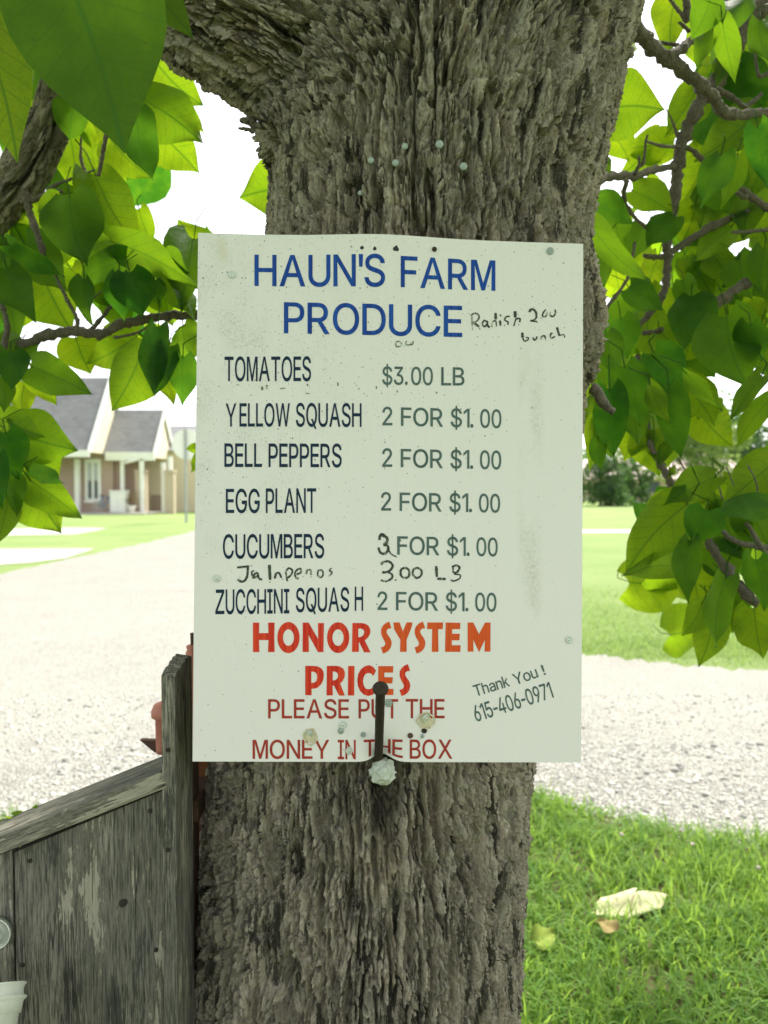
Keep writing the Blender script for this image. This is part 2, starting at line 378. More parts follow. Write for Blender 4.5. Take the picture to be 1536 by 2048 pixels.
far2 = [(.9, 9.0), (.2, 13.5), (-2.5, 26), (-5.4, 33)] + [g_(x, y) for x, y in ((385, 1063), (290, 1086), (200, 1105), (100, 1126), (0, 1149))] + [(-14, 11.5), (-40, 9)]
sheet('gravel_road', [wig(near, .10) + wig(far, .16) + wig(far2, .12)], .004, M_GRAVEL)
sheet('soil', [[(-6, .3), (6, .3)] + [(4, 2.7)] + [g_(x, y) for x, y in ((1536, 1692), (1290, 1650), (1060, 1600), (400, 1612), (0, 1642))] + [(-6, 3.3)]], .003, M_SOIL)
sheet('driveway', [[g_(x, y) for x, y in ((-160, 1131), (0, 1130), (60, 1126), (130, 1117), (190, 1098), (0, 1099), (-160, 1101))]], .012, M_CONC)
sheet('path', [[g_(x, y) for x, y in ((-160, 1072), (20, 1071), (150, 1069), (215, 1057), (150, 1056), (-160, 1060))]], .010, M_CONC)
sheet('footpath', [[g_(x, y) for x, y in ((1100, 1066), (1290, 1066), (1700, 1067), (1700, 1061), (1280, 1060), (1100, 1060))]], .010, M_CONC)

# grass blades near the tree, gravel stones near the verge, short lawn grass beyond the gravel
def blades(n, pts, lmin, lmax, wid, lean, seg=3):
    """pts (n,2) roots -> numpy vertices and quads"""
    a = rng.uniform(0, 2*np.pi, n); L = lmin + (lmax - lmin) * rng.beta(1.6, 2.6, n); ln = rng.uniform(.15, 1, n) * lean
    d = np.stack([np.cos(a), np.sin(a)], 1); sd = np.stack([-d[:, 1], d[:, 0]], 1)
    tw = rng.uniform(-1, 1, n)[:, None]; sd = sd * np.cos(tw) + d * np.sin(tw)
    V = []; wr = wid * rng.uniform(.6, 1.4, n)
    for k in range(seg + 1):
        t = k / seg; ang = ln * t * 1.0
        out = L * t * np.sin(ang); up = L * t * np.cos(ang * .95)
        w = wr * (1 - t**1.8) * .5 + .0003
        for s_ in (-1, 1):
            V.append(np.concatenate([pts + d * out[:, None] + sd * (s_ * w)[:, None], up[:, None]], 1))
    V = np.stack(V, 1).reshape(-1, 3); base = (np.arange(n) * (2 * (seg + 1)))[:, None]
    Fq = np.concatenate([base + np.array([2*k, 2*k+1, 2*k+3, 2*k+2]) for k in range(seg)], 0)
    return V, Fq, np.repeat(rng.random(n), 2 * (seg + 1))
def in_poly(P, poly):
    x, y = P[:, 0], P[:, 1]; r_ = np.zeros(len(P), bool); j = len(poly) - 1
    for i in range(len(poly)):
        xi, yi = poly[i]; xj, yj = poly[j]
        c = ((yi > y) != (yj > y)) & (x < (xj - xi) * (y - yi) / (yj - yi + 1e-12) + xi); r_ ^= c; j = i
    return r_
M_GRASS = mat_crown('grass', (.055, .15, .025), (.20, .33, .06), (.38, .58, .08))
def scatter(n, x0, x1, y0, y1): return np.stack([rng.uniform(x0, x1, n), rng.uniform(y0, y1, n)], 1)
edge = [(.0, .4), (2.6, .4), (3.2, 2.72)] + [g_(x, y) for x, y in ((1536, 1688), (1400, 1667), (1290, 1645), (1150, 1617), (1060, 1590), (700, 1596))]
P = scatter(95000, .0, 3.2, .9, 3.6)
clump = np.sin(P[:, 0]*9 + 2*np.sin(P[:, 1]*7)) * np.sin(P[:, 1]*11 + 1.5*np.sin(P[:, 0]*8))
keep = in_poly(P + rng.normal(0, .04, P.shape), edge) & (rng.random(len(P)) < .62 + .38 * clump) & (((P[:, 0] + .04)**2 + (P[:, 1] - 1.14)**2) > .27**2)
P = P[keep]
pc_ = gnd(1266, 1838); P = P[((np.abs(P[:, 0] - pc_[0]) > .10) | (np.abs(P[:, 1] - pc_[1] - .03) > .045))]
V, Fq, T = blades(len(P), P, .04, .17, .0062, 1.35)
hs_ = np.repeat(.75 + .35 * np.sin(P[:, 0]*3.1 + 1) * np.sin(P[:, 1]*4.3), 8); V[:, 2] *= hs_
tag(arr_mesh('grass', V, Fq, M_GRASS, None, T), 'long green grass and clover growing between tree and gravel', 'grass', None, 'stuff')
P = scatter(9000, -3, .0, 2.2, 3.5); P = P[in_poly(P, [(-3, 2.2), (.0, 2.2), (.0, 3.45), g_(400, 1606), g_(0, 1636), (-3, 3.3)])]
V, Fq, T = blades(len(P), P, .03, .12, .006, 1.3)
tag(arr_mesh('verge_grass', V, Fq, M_GRASS, None, T), 'rough grass verge behind the wooden stand', 'grass', None, 'stuff')
P = np.concatenate([scatter(42000, .5, 7, 6.3, 11), scatter(9000, .8, 7, 6.0, 7.1)])
lawnp = [(.9, 9.4)] + [g_(x, y) for x, y in ((1150, 1306), (1165, 1306), (1300, 1323), (1400, 1332), (1536, 1344))] + [(7, 5.8), (7, 11), (.6, 11)]
P = P[in_poly(P + rng.normal(0, .07, P.shape), lawnp)]; P = P[rng.random(len(P)) < np.clip((11.2 - P[:, 1]) / 4.0, .04, 1)]
V, Fq, T = blades(len(P), P, .02, .075, .007, 1.2, 2)
M_GRASS2 = mat_crown('lawn_grass', (.18, .29, .07), (.29, .39, .13), (.36, .5, .13))
tag(arr_mesh('lawn_grass', V, Fq, M_GRASS2, None, T), 'short bright lawn grass beyond the gravel drive', 'grass', None, 'stuff')
# stones
def ico():
    b = bmesh.new(); bmesh.ops.create_icosphere(b, subdivisions=1, radius=1); v = np.array([q.co[:] for q in b.verts]); f = np.array([[q.index for q in k.verts] for k in b.faces]); b.free(); return v, f
iv, if_ = ico()
P = np.concatenate([scatter(21000, -1.7, 3.2, 2.7, 4.2), scatter(7000, -2.5, 4.2, 4.0, 5.2)])
gp = [g_(x, y) for x, y in ((0, 1650), (700, 1612), (1060, 1604), (1150, 1634), (1290, 1660), (1400, 1682), (1536, 1702))] + [(4, 2.75), (4.2, 5.6), (-2.5, 5.2), (-3, 3.3)]
P = P[in_poly(P + rng.normal(0, .05, P.shape), gp)]; n = len(P)
sc = rng.uniform(.004, .011, n) * np.where(rng.random(n) < .06, 1.7, 1)
V = iv[None] * (1 + rng.uniform(-.28, .28, (n, len(iv), 1))) * sc[:, None, None] * np.array([1, 1, .62])
V = V * rng.uniform(.75, 1.25, (n, 1, 3)); V[:, :, :2] += P[:, None]; V[:, :, 2] += (sc * .3)[:, None]
g = NT('stone'); to = g.attr('tone', 'Fac')
M_STONE = g.done(g.bsdf(g.mix(g.noise(g.pos(), 300, 3), g.mix(to, (.17, .17, .165), (.54, .52, .47)), g.mix(to, (.26, .255, .24), (.68, .66, .59))), .9, 0, .2))
tag(arr_mesh('gravel', V.reshape(-1, 3), (if_[None] + (np.arange(n) * len(iv))[:, None, None]).reshape(-1, 3), M_STONE, None, np.repeat(rng.random(n), len(iv))), 'loose pale limestone gravel on the drive', 'gravel', None, 'stuff')

# ------------------------------------------------------------------ the tree: trunk and big limb
tree = thing('shade_tree', (-.03, 1.15, 0), 'big old tree with rough furrowed bark and large heart shaped leaves, carrying the price sign', 'tree')
YD = lambda y: np.interp(y, (-900, 0, 480, 1525, 2048, 3400), (1.27, 1.21, 1.186, 1.162, 1.155, 1.17))
prof = [(3420, 700, 470), (3000, 702, 405), (2500, 704, 370), (2048, 710, 345), (1750, 722, 336), (1525, 744, 324), (1250, 765, 326), (1000, 795, 330), (800, 826, 340),
        (640, 845, 328), (480, 853, 322), (380, 863, 326), (300, 874, 333), (200, 905, 326), (100, 948, 306), (0, 985, 295), (-200, 1040, 280), (-450, 1110, 270), (-800, 1200, 255)]
axis = []
for (y, c, hw) in prof:
    Y = float(YD(y)); p = at(c, y, Y); axis.append((p, Y * math.sin(math.atan(hw / F))))
def closed_tube(bm, pts, rad, seg=40, lob=0.0):
    t = MB(); t.tube(pts, rad, seg); o = len(bm.verts)
    vs = [bm.verts.new(v) for v in t.v]
    for f in t.f: bm.faces.new([vs[i] for i in f])
bm = bmesh.new()
closed_tube(bm, [a[0] for a in axis], [a[1] for a in axis])
limb_px = [(880, 330, 1.18, 120), (760, 190, 1.175, 150), (600, 85, 1.16, 165), (430, -30, 1.15, 172), (220, -160, 1.14, 165), (-100, -330, 1.12, 150), (-500, -520, 1.1, 130)]
limb = [(at(x, y, Y), Y * w / F) for x, y, Y, w in limb_px]
closed_tube(bm, [l[0] for l in limb], [l[1] for l in limb])
# swelling on the right flank with an old branch stub
bl = [(1075, 430, 1.15, 70), (1085, 520, 1.14, 100), (1092, 620, 1.13, 117), (1090, 700, 1.13, 116), (1088, 770, 1.13, 98), (1100, 815, 1.13, 55)]
closed_tube(bm, [at(x, y, Y) for x, y, Y, w in bl], [Y * w / F for x, y, Y, w in bl], 24)
# collar knob under the crotch
closed_tube(bm, [at(640, 300, 1.12), at(560, 262, 1.13), at(515, 244, 1.14)], [.06, .055, .02], 16)
rootm = bpy.data.meshes.new('trunk_base'); bm.to_mesh(rootm); bm.free()
ro = bpy.data.objects.new('trunk_base', rootm); C.objects.link(ro)
md = ro.modifiers.new('r', 'REMESH'); md.mode = 'VOXEL'; md.voxel_size = .0052
md = ro.modifiers.new('s', 'SMOOTH'); md.factor = .5; md.iterations = 14
md = ro.modifiers.new('u', 'SUBSURF'); md.levels = 1; md.render_levels = 1
dg = bpy.context.evaluated_depsgraph_get(); dg.update()
tm = bpy.data.meshes.new_from_object(ro.evaluated_get(dg)); bpy.data.objects.remove(ro); bpy.data.meshes.remove(rootm)
tm.name = 'trunk'
def read_mesh(me):
    c_ = np.empty(len(me.vertices) * 3, np.float32); me.vertices.foreach_get('co', c_)
    l_ = np.empty(len(me.loops), np.int32); me.loops.foreach_get('vertex_index', l_); return c_.reshape(-1, 3).astype(float), l_.reshape(-1, 4)
co, quads = read_mesh(tm)
def refine(co, quads, sel):
    """split the chosen quads in four so that the bark relief near the viewer stays crisp"""
    q = quads[sel]; e_ = np.stack([q, np.roll(q, -1, 1)], 2); key = np.sort(e_.reshape(-1, 2), 1); ky = key[:, 0].astype(np.int64) * len(co) + key[:, 1]
    u, inv = np.unique(ky, return_inverse=True); ea, eb = u // len(co), u % len(co)
    n0 = len(co); mid = (co[ea] + co[eb]) / 2; cen = co[q].mean(1); M_ = inv.reshape(-1, 4) + n0; Cn = np.arange(len(q)) + n0 + len(u)
    new = np.concatenate([np.stack([q[:, k], M_[:, k], Cn, M_[:, k-1]], 1) for k in range(4)], 0)
    return np.concatenate([co, mid, cen]), np.concatenate([quads[~sel], new]).astype(np.int32)
cq_ = co[quads].mean(1)
co, quads = refine(co, quads, (cq_[:, 1] < 1.19) & (cq_[:, 2] > .66) & (cq_[:, 2] < 2.12) & (cq_[:, 0] > -.62) & (cq_[:, 0] < .5))
nv = len(co); bpy.data.meshes.remove(tm)
tm = bpy.data.meshes.new('trunk'); tm.vertices.add(nv); tm.vertices.foreach_set('co', co.astype(np.float32).ravel())
tm.loops.add(quads.size); tm.loops.foreach_set('vertex_index', quads.ravel())
tm.polygons.add(len(quads)); tm.polygons.foreach_set('loop_start', np.arange(0, quads.size, 4, dtype=np.int32)); tm.update(calc_edges=True)
# grain field: trunk grain bends into the limb; integrate it to get bark coordinates across / along the grain
x0, z0, hh = -1.7, -.25, .02; nx, nz = 150, 150
gx, gz = np.meshgrid(x0 + np.arange(nx) * hh, z0 + np.arange(nz) * hh, indexing='ij')
def dist_dir(path):
    best = np.full(gx.shape, 9e9); dx = np.zeros_like(gx); dz = np.ones_like(gx)
    for i in range(len(path) - 1):
        (a, ra), (b, rb) = path[i], path[i+1]; ax, az, bx, bz = a[0], a[2], b[0], b[2]
        L2 = (bx-ax)**2 + (bz-az)**2; t = np.clip(((gx-ax)*(bx-ax) + (gz-az)*(bz-az)) / L2, 0, 1)
        q = np.hypot(gx - ax - t*(bx-ax), gz - az - t*(bz-az)) / (ra + t*(rb-ra)); u = q < best
        best[u] = q[u]; L = math.sqrt(L2); dx[u] = (bx-ax)/L; dz[u] = (bz-az)/L
    return best, dx, dz
bt, tx, tz = dist_dir(axis); bl_, lx, lz = dist_dir(limb[1:])
w = 1 / (1 + np.exp((bl_ - bt - .05) / .16)); tx, tz = (1-w)*tx + w*lx, (1-w)*tz + w*lz
for _ in range(6):
    for q in (tx, tz): q[1:-1, 1:-1] = (q[2:, 1:-1] + q[:-2, 1:-1] + q[1:-1, 2:] + q[1:-1, :-2] + 2*q[1:-1, 1:-1]) / 6
nn = np.hypot(tx, tz); tx /= nn; tz /= nn
def bil(A, x, z):
    u = np.clip((x - x0) / hh, 0, nx - 1.001); v = np.clip((z - z0) / hh, 0, nz - 1.001); i = u.astype(int); j = v.astype(int); a = u - i; b = v - j
    return A[i, j]*(1-a)*(1-b) + A[i+1, j]*a*(1-b) + A[i, j+1]*(1-a)*b + A[i+1, j+1]*a*b
th_ = np.arctan2(bil(tx, co[:, 0], co[:, 2]), bil(tz, co[:, 0], co[:, 2]))
X_, Y_, Z_ = co.T; q_ = 9 * Y_
jt = (np.sin(X_*57 + 3*np.sin(Z_*21 + q_)) + np.sin(Z_*43 + 4*np.sin(X_*29 + q_)) + .7*np.sin(X_*131 + Z_*97 + q_)) / 2.7
st_ = math.radians(13); zone = np.round((th_ - .06 + jt * math.radians(3.5)) / st_); tq = zone * st_
bc = np.stack([X_*np.cos(tq) - Z_*np.sin(tq) + zone*.37, Y_ + zone*.21, X_*np.sin(tq) + Z_*np.cos(tq)], 1).astype(np.float32)
ar_ = tm.attributes.new('rest_co', 'FLOAT_VECTOR', 'POINT'); ar_.data.foreach_set('vector', co.astype(np.float32).ravel())
at_ = tm.attributes.new('bark_co', 'FLOAT_VECTOR', 'POINT'); at_.data.foreach_set('vector', bc.ravel())
tm.polygons.foreach_set('use_smooth', np.ones(len(tm.polygons), bool))
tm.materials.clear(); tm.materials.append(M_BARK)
trunk = bpy.data.objects.new('trunk', tm); C.objects.link(trunk); trunk.parent = tree; trunk.matrix_parent_inverse = Matrix.Translation(-tree.location)

# thick drooping limb at the left edge (dense tube with its own bark coordinates)
def bark_tube(name, px, seg=110, step=.004, parent=tree, lab=None):
    P = [Vector(at(x, y, Y)) for x, y, Y, w in px]; R = [Y * w / F / 2 for x, y, Y, w in px]
    pts, rr, ll = [], [], []; L = 0
    for i in range(len(P) - 1):
        n = max(2, int((P[i+1] - P[i]).length / step))
        p0, p1, p2, p3 = P[max(i-1, 0)], P[i], P[i+1], P[min(i+2, len(P)-1)]
        for k in range(n):
            t = k / n; q = .5*((2*p1) + (p2-p0)*t + (2*p0-5*p1+4*p2-p3)*t*t + (3*p1-p0-3*p2+p3)*t**3)
            if pts: L += (q - pts[-1]).length
            pts.append(q); rr.append(R[i] + (R[i+1]-R[i])*t); ll.append(L)
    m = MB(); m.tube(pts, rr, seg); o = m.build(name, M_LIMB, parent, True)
    a = o.data.attributes.new('bark_co', 'FLOAT_VECTOR', 'POINT'); Q = np.zeros((len(m.v), 3), np.float32)
    for i in range(len(pts)):
        for k in range(seg):
            an = 2*math.pi*k/seg; Q[i*seg+k] = (rr[i]*math.cos(an), rr[i]*math.sin(an) + 3, ll[i])
    a.data.foreach_set('vector', Q.ravel()); a = o.data.attributes.new('rest_co', 'FLOAT_VECTOR', 'POINT'); a.data.foreach_set('vector', np.array(m.v, np.float32).ravel())
    if lab: o['label'] = lab
    return o
bark_tube('limb', [(520, -260, 1.3, 120), (330, -60, 1.4, 105), (150, 150, 1.5, 88), (100, 245, 1.52, 82), (45, 350, 1.55, 92), (-30, 440, 1.6, 88), (-160, 560, 1.7, 80), (-300, 640, 1.8, 60)], lab='thick drooping limb at the left')

# branches and twigs, measured from the photograph (pixel, pixel, distance, width)
def zz(zoom, pts):
    ox, oy, k = {'a': (0, 0, 2.844), 'b': (0, 700, 2.844), 'r': (1100, 0, 3.303), 's': (1100, 600, 2.695)}[zoom]
    return [(ox + x/k, oy + y/k) for x, y in pts]
def branch(zoom, pts, Y, w0, w1, name='branch', Y1=None):
    q = zz(zoom, pts); n = len(q); k = {'a': 2.844, 'b': 2.844, 'r': 3.303, 's': 2.695}[zoom]
    P = [Vector(at(x, y, Y + ((Y1 or Y) - Y) * i / (n-1))) for i, (x, y) in enumerate(q)]
    out, rad = [], []
    for i in range(n - 1):
        p0, p1, p2, p3 = P[max(i-1, 0)], P[i], P[i+1], P[min(i+2, n-1)]
        for s_ in range(7):
            t = s_ / 7; c = .5*((2*p1) + (p2-p0)*t + (2*p0-5*p1+4*p2-p3)*t*t + (3*p1-p0-3*p2+p3)*t**3)
            f = (i + t) / (n-1); r_ = (w0 + (w1-w0)*f) / k * Y / F / 2
            out.append(c + Vector((random.uniform(-1, 1), random.uniform(-1, 1), random.uniform(-1, 1))) * r_ * .22)
            rad.append(r_ * (1 + random.uniform(-.1, .16) + (.3 if s_ == 0 and i else 0)))
    out.append(P[-1]); rad.append(w1 / k * Y / F / 2)
    m = MB(); m.tube(out, rad, 9, True, .25); return m.build(name, M_BRANCH, tree, True)
branch('r', [(470, 130), (570, 205), (680, 310), (770, 390), (880, 470), (1000, 560), (1070, 640), (1120, 710), (1200, 760), (1300, 755), (1440, 740), (1700, 700)], 1.30, 100, 55, Y1=1.55)
branch('r', [(770, 390), (870, 320), (950, 255), (1050, 190), (1130, 90), (1180, -60)], 1.36, 62, 40, Y1=1.5)
branch('r', [(900, 140), (905, 60), (890, -60)], 1.5, 45, 40); branch('r', [(905, 140), (840, 60), (780, -20)], 1.5, 28, 16, 'twig')
branch('r', [(920, 210), (880, 170), (850, 145)], 1.45, 26, 16, 'twig'); branch('r', [(850, 300), (760, 285), (690, 265)], 1.42, 26, 14, 'twig')
branch('r', [(1480, -120), (1370, 60), (1260, 230), (1180, 400), (1100, 540), (1040, 610)], 1.75, 120, 78, Y1=1.7)
branch('r', [(1040, 600), (960, 740), (890, 900), (850, 1080), (830, 1280), (800, 1450), (772, 1590), (778, 1700), (770, 1850), (740, 1960), (650, 2080), (560, 2180)], 1.7, 84, 36)
branch('r', [(280, 1260), (330, 1185), (400, 1163), (560, 1160), (700, 1120), (835, 1100)], 1.35, 66, 50, Y1=1.7)
branch('r', [(560, 1150), (590, 1100), (615, 1080), (635, 930), (645, 890)], 1.5, 26, 12, 'twig'); branch('r', [(590, 1090), (588, 1030)], 1.5, 20, 14, 'twig')
branch('r', [(632, 930), (740, 965), (855, 972)], 1.5, 14, 26, 'twig', 1.68); branch('r', [(850, 940), (815, 820), (765, 715)], 1.7, 24, 6, 'twig')
branch('r', [(900, 975), (960, 1010), (1090, 1130), (1250, 1240), (1340, 1310), (1480, 1400)], 1.65, 28, 48)
branch('r', [(1300, 1310), (1160, 1240), (1020, 1185)], 1.6, 34, 20, 'twig'); branch('r', [(800, 1670), (900, 1600), (1080, 1490), (1250, 1425), (1480, 1360)], 1.7, 42, 56)
branch('r', [(620, 1690), (690, 1700), (790, 1690)], 1.7, 30, 34, 'twig'); branch('r', [(505, 1190), (488, 1310), (540, 1410), (640, 1510), (760, 1585)], 1.45, 30, 24, 'twig', 1.68)
branch('r', [(960, 2100), (1030, 2040), (1150, 1960), (1300, 1870), (1480, 1770)], 1.6, 40, 66); branch('r', [(1200, 1535), (1320, 1530), (1480, 1510)], 1.6, 18, 26, 'twig')
branch('r', [(360, 2050), (430, 1960), (520, 1820), (560, 1600)], 1.5, 26, 18, 'twig'); branch('r', [(1400, 620), (1290, 700), (1200, 640), (1090, 590)], 1.6, 26, 40, 'twig')
branch('r', [(1440, 480), (1380, 500), (1350, 330)], 1.6, 30, 12, 'twig')
branch('s', [(470, 300), (510, 520), (545, 780), (600, 890), (655, 1000), (760, 1170), (870, 1330), (960, 1460), (1060, 1590), (1175, 1670), (1400, 1790)], 1.75, 24, 56, Y1=1.55)
branch('s', [(880, 1190), (980, 1290), (1120, 1330), (1300, 1350)], 1.55, 24, 34, 'twig'); branch('s', [(1060, 1200), (1130, 1320), (1200, 1420)], 1.5, 20, 30, 'twig')
branch('s', [(500, 180), (600, 165), (700, 130), (860, 50), (980, -20)], 1.7, 26, 40); branch('s', [(235, 470), (290, 560), (345, 605)], 1.22, 62, 34, 'branch')
branch('s', [(690, 850), (730, 920), (755, 960)], 1.6, 9, 8, 'twig'); branch('s', [(880, 900), (910, 1000), (930, 1080)], 1.5, 8, 9, 'twig'); branch('s', [(1065, 890), (1110, 980), (1125, 1100)], 1.5, 8, 10, 'twig')
branch('s', [(950, 900), (975, 960), (990, 1000)], 1.5, 7, 7, 'twig'); branch('s', [(645, 1030), (680, 1115)], 1.5, 8, 8, 'twig')
branch('a', [(-200, 2080), (0, 2010), (130, 1965), (280, 1905), (430, 1880), (560, 1900), (680, 1850), (800, 1820), (950, 1795), (1110, 1790), (1350, 1700)], 1.5, 62, 44)
branch('a', [(140, 1100), (160, 1180), (195, 1290), (235, 1400), (250, 1500)], 1.5, 44, 30); branch('a', [(120, 1150), (200, 1135), (260, 1105), (350, 1085)], 1.5, 26, 26, 'twig')
branch('a', [(270, 1080), (320, 1050), (400, 1020), (540, 965)], 1.5, 22, 10, 'twig'); branch('a', [(490, 1000), (460, 900), (462, 780)], 1.5, 22, 10, 'twig')
branch('a', [(560, 1000), (580, 900), (600, 780), (620, 680)], 1.4, 20, 26, 'twig'); branch('a', [(430, 1890), (440, 1820), (385, 1710), (340, 1620), (315, 1560)], 1.45, 24, 16, 'twig')
branch('a', [(490, 1910), (560, 1830), (650, 1720), (700, 1660)], 1.5, 28, 16, 'twig'); branch('a', [(20, 2000), (40, 1850), (20, 1760), (-10, 1690)], 1.45, 34, 22, 'twig')
branch('a', [(650, 1920), (760, 1900), (860, 1850)], 1.5, 18, 10, 'twig'); branch('a', [(500, 1740), (540, 1690), (600, 1640)], 1.5, 10, 6, 'twig'); branch('a', [(670, 1450), (690, 1380), (720, 1290)], 1.5, 10, 7, 'twig')
# little broken bark spur in the crotch
branch('a', [(1470, 730), (1420, 690), (1370, 690)], 1.12, 60, 26, 'twig'); branch('a', [(1450, 750), (1400, 735), (1355, 730)], 1.12, 26, 12, 'twig')
# ------------------------------------------------------------------ leaves
PT = [(0, .20), (.06, .31), (.14, .40), (.25, .455), (.36, .46), (.48, .42), (.60, .345), (.72, .245), (.82, .15), (.90, .075), (.96, .028), (1, 0)]
def leaf(m, B, T, n, wid, fold=.25, droop=.12, wave=.09, tone=.5, cols=8, lob=.0, pet=.35):
    """heart shaped leaf from stalk end B to tip T, n = face normal, wid = full width"""
    B, T, n = Vector(B), Vector(T), Vector(n); d = T - B; L = d.length; d = d / L
    n = (n - d * n.dot(d)).normalized(); s = d.cross(n); W = wid / .92
    ph = random.uniform(0, 6.3); asym = random.uniform(.9, 1.1); tw = random.uniform(-.25, .25); sb = random.uniform(-.07, .07)
    rows = PT if cols >= 8 else PT[::2] + [PT[-1]]
    V, UV = [], []
    for (y, w) in rows:
        for k in range(cols + 1):
            u = k / cols * 2 - 1; ww = w * W * (asym if u > 0 else 2 - asym)
            if lob: ww *= 1 + lob * math.exp(-((y - .42) / .09)**2) * (1 if u > 0 else .8)
            yy = y - .15 * abs(u)**1.6 * max(0, 1 - y*1.6)**2
            x = u * ww + sb * L * math.sin(y * math.pi)
            z = fold * abs(u * ww) - droop * L * y * y + wave * L * abs(u)**1.5 * math.sin(ph + y * 9 + u * 2) * (1 - y * .5) + tw * x * y
            z += .012 * L * math.sin(y * 40) * abs(u) * (1 - abs(u))
            V.append(B + d * (yy * L) + s * x + n * z); UV.append((u * w, y))
    c1 = cols + 1; nr = len(rows)
    m.add(V, [(i*c1+k, i*c1+k+1, (i+1)*c1+k+1, (i+1)*c1+k) for i in range(nr-1) for k in range(cols)], UV, tone)
    if pet:
        q = B - d * (pet * L * .5) + Vector((0, 0, .25 * pet * L)); e_ = B - d * (pet * L * .8) + Vector((random.uniform(-.03, .03), .02, .6 * pet * L))
        r_ = .0013; Vp = []
        for c in (e_, q, B + d * (.02 * L)):
            for k in range(3): a = 2.1 * k; Vp.append(c + Vector((math.cos(a), .6*math.sin(a), math.sin(a))) * r_)
        m.add(Vp, [(i*3+k, i*3+(k+1) % 3, i*3+3+(k+1) % 3, i*3+3+k) for i in range(2) for k in range(3)], [(.0, .0)] * 9, .6)
def pleaf(m, bx, by, tx, ty, w, Y, roll=None, tone=None, dY=None, **kw):
    roll = math.radians(random.uniform(-35, 35) if roll is None else roll); dY = random.uniform(-.06, .06) if dY is None else dY
    B, T = at(bx, by, Y), at(tx, ty, Y + dY); d = Vector(T - B).normalized()
    v = Vector(-(B - np.array([0, 0, H]))).normalized(); n = Matrix.Rotation(roll, 3, d) @ v
    if random.random() < .5 and 'fold' not in kw: kw['fold'] = -random.uniform(.1, .35)
    leaf(m, B, T, n, w * Y / F / max(.35, math.cos(roll)), tone=random.random() if tone is None else tone, **kw)
ZK = {'a': (0, 0, 2.844), 'b': (0, 700, 2.844), 'r': (1100, 0, 3.303), 's': (1100, 600, 2.695)}
def zleaf(m, z, bx, by, tx, ty, w, Y, roll=None, tone=None, **kw):
    ox, oy, k = ZK[z]; pleaf(m, ox + bx/k, oy + by/k, ox + tx/k, oy + ty/k, w/k, Y, roll, tone, **kw)
LA = MB()
near_ = MB()
zleaf(near_, 'a', 330, -260, 690, 856, 860, .86, 12, .2, fold=.08, droop=.05, wave=.02, cols=14, dY=.02)
zleaf(near_, 'a', -150, 60, 88, 915, 430, .95, 10, .8, fold=.1, droop=.05, wave=.02, cols=12, dY=.0)
zleaf(near_, 'a', 760, -130, 1090, 182, 260, .95, -20, .4, fold=.1, droop=.12, wave=.03, cols=10)
for a in [(880, 345, 1146, 606, 300, 1.5, 15, .6), (800, 560, 1152, 794, 330, 1.42, -20, .5), (825, 690, 1126, 1000, 300, 1.55, 20, .8), (1000, 560, 1142, 730, 130, 1.7, 0, 1.), (770, 640, 850, 1012, 210, 1.36, 25, .1),
          (620, 780, 842, 1005, 230, 1.6, 10, .9), (390, 740, 430, 1115, 230, 1.6, 10, .7), (420, 600, 380, 800, 200, 1.45, 30, .2), (470, 690, 520, 850, 90, 1.6, 20, .9), (540, 990, 816, 1415, 290, 1.5, -10, .8),
          (395, 1115, 482, 1490, 340, 1.4, 8, .25), (340, 1130, 200, 1210, 110, 1.45, 20, .6), (480, 1060, 790, 1400, 300, 1.6, 10, .5), (790, 1190, 862, 1395, 150, 1.65, 20, .7), (640, 1375, 1115, 1660, 200, 1.45, 25, .45),
          (1130, 1480, 1008, 1240, 260, 1.6, 0, .9), (50, 1390, 355, 1590, 130, 1.4, 30, .05), (330, 1260, 50, 1500, 360, 1.6, 10, .7), (40, 1530, 195, 1800, 230, 1.4, -10, .15), (250, 1590, 400, 1870, 380, 1.65, 0, .75),
          (720, 1470, 420, 1610, 170, 1.45, 20, .2), (735, 1550, 805, 1800, 260, 1.4, 5, .0), (480, 1590, 505, 1850, 130, 1.4, 35, .2), (680, 1570, 700, 1840, 170, 1.42, 20, .0), (880, 1610, 905, 1740, 100, 1.45, 30, .1),
          (960, 1460, 1070, 1560, 150, 1.5, 40, .3), (960, 1560, 1110, 1790, 170, 1.5, -30, .4), (430, 1920, 517, 2130, 260, 1.6, 0, 1.), (780, 1915, 470, 2070, 240, 1.55, 15, .75), (900, 1860, 868, 2245, 170, 1.42, 15, .05),
          (1040, 1850, 1085, 2030, 160, 1.5, 20, .4), (820, 1980, 700, 2060, 150, 1.6, 30, .6), (130, 1930, 20, 2060, 190, 1.5, 20, .3), (560, 1600, 640, 1760, 190, 1.65, 0, .6), (900, 1640, 960, 1800, 190, 1.6, 0, .7),
          (60, 1230, 130, 1390, 140, 1.6, 20, .7), (500, 1400, 600, 1480, 170, 1.6, 0, .5), (20, 1350, -40, 1520, 160, 1.5, 10, .3), (120, 1680, 60, 1900, 210, 1.65, 0, .8), (640, 1650, 730, 1900, 190, 1.68, 0, .9),
          (860, 1500, 980, 1650, 180, 1.66, 0, .6), (20, 1650, 80, 1960, 150, 1.55, 0, .3), (880, 1440, 960, 1560, 170, 1.7, 0, .9), (400, 1530, 560, 1700, 240, 1.7, 0, .8), (1020, 1600, 1090, 1760, 150, 1.6, 0, .3)]:
    zleaf(LA, 'a', *a)
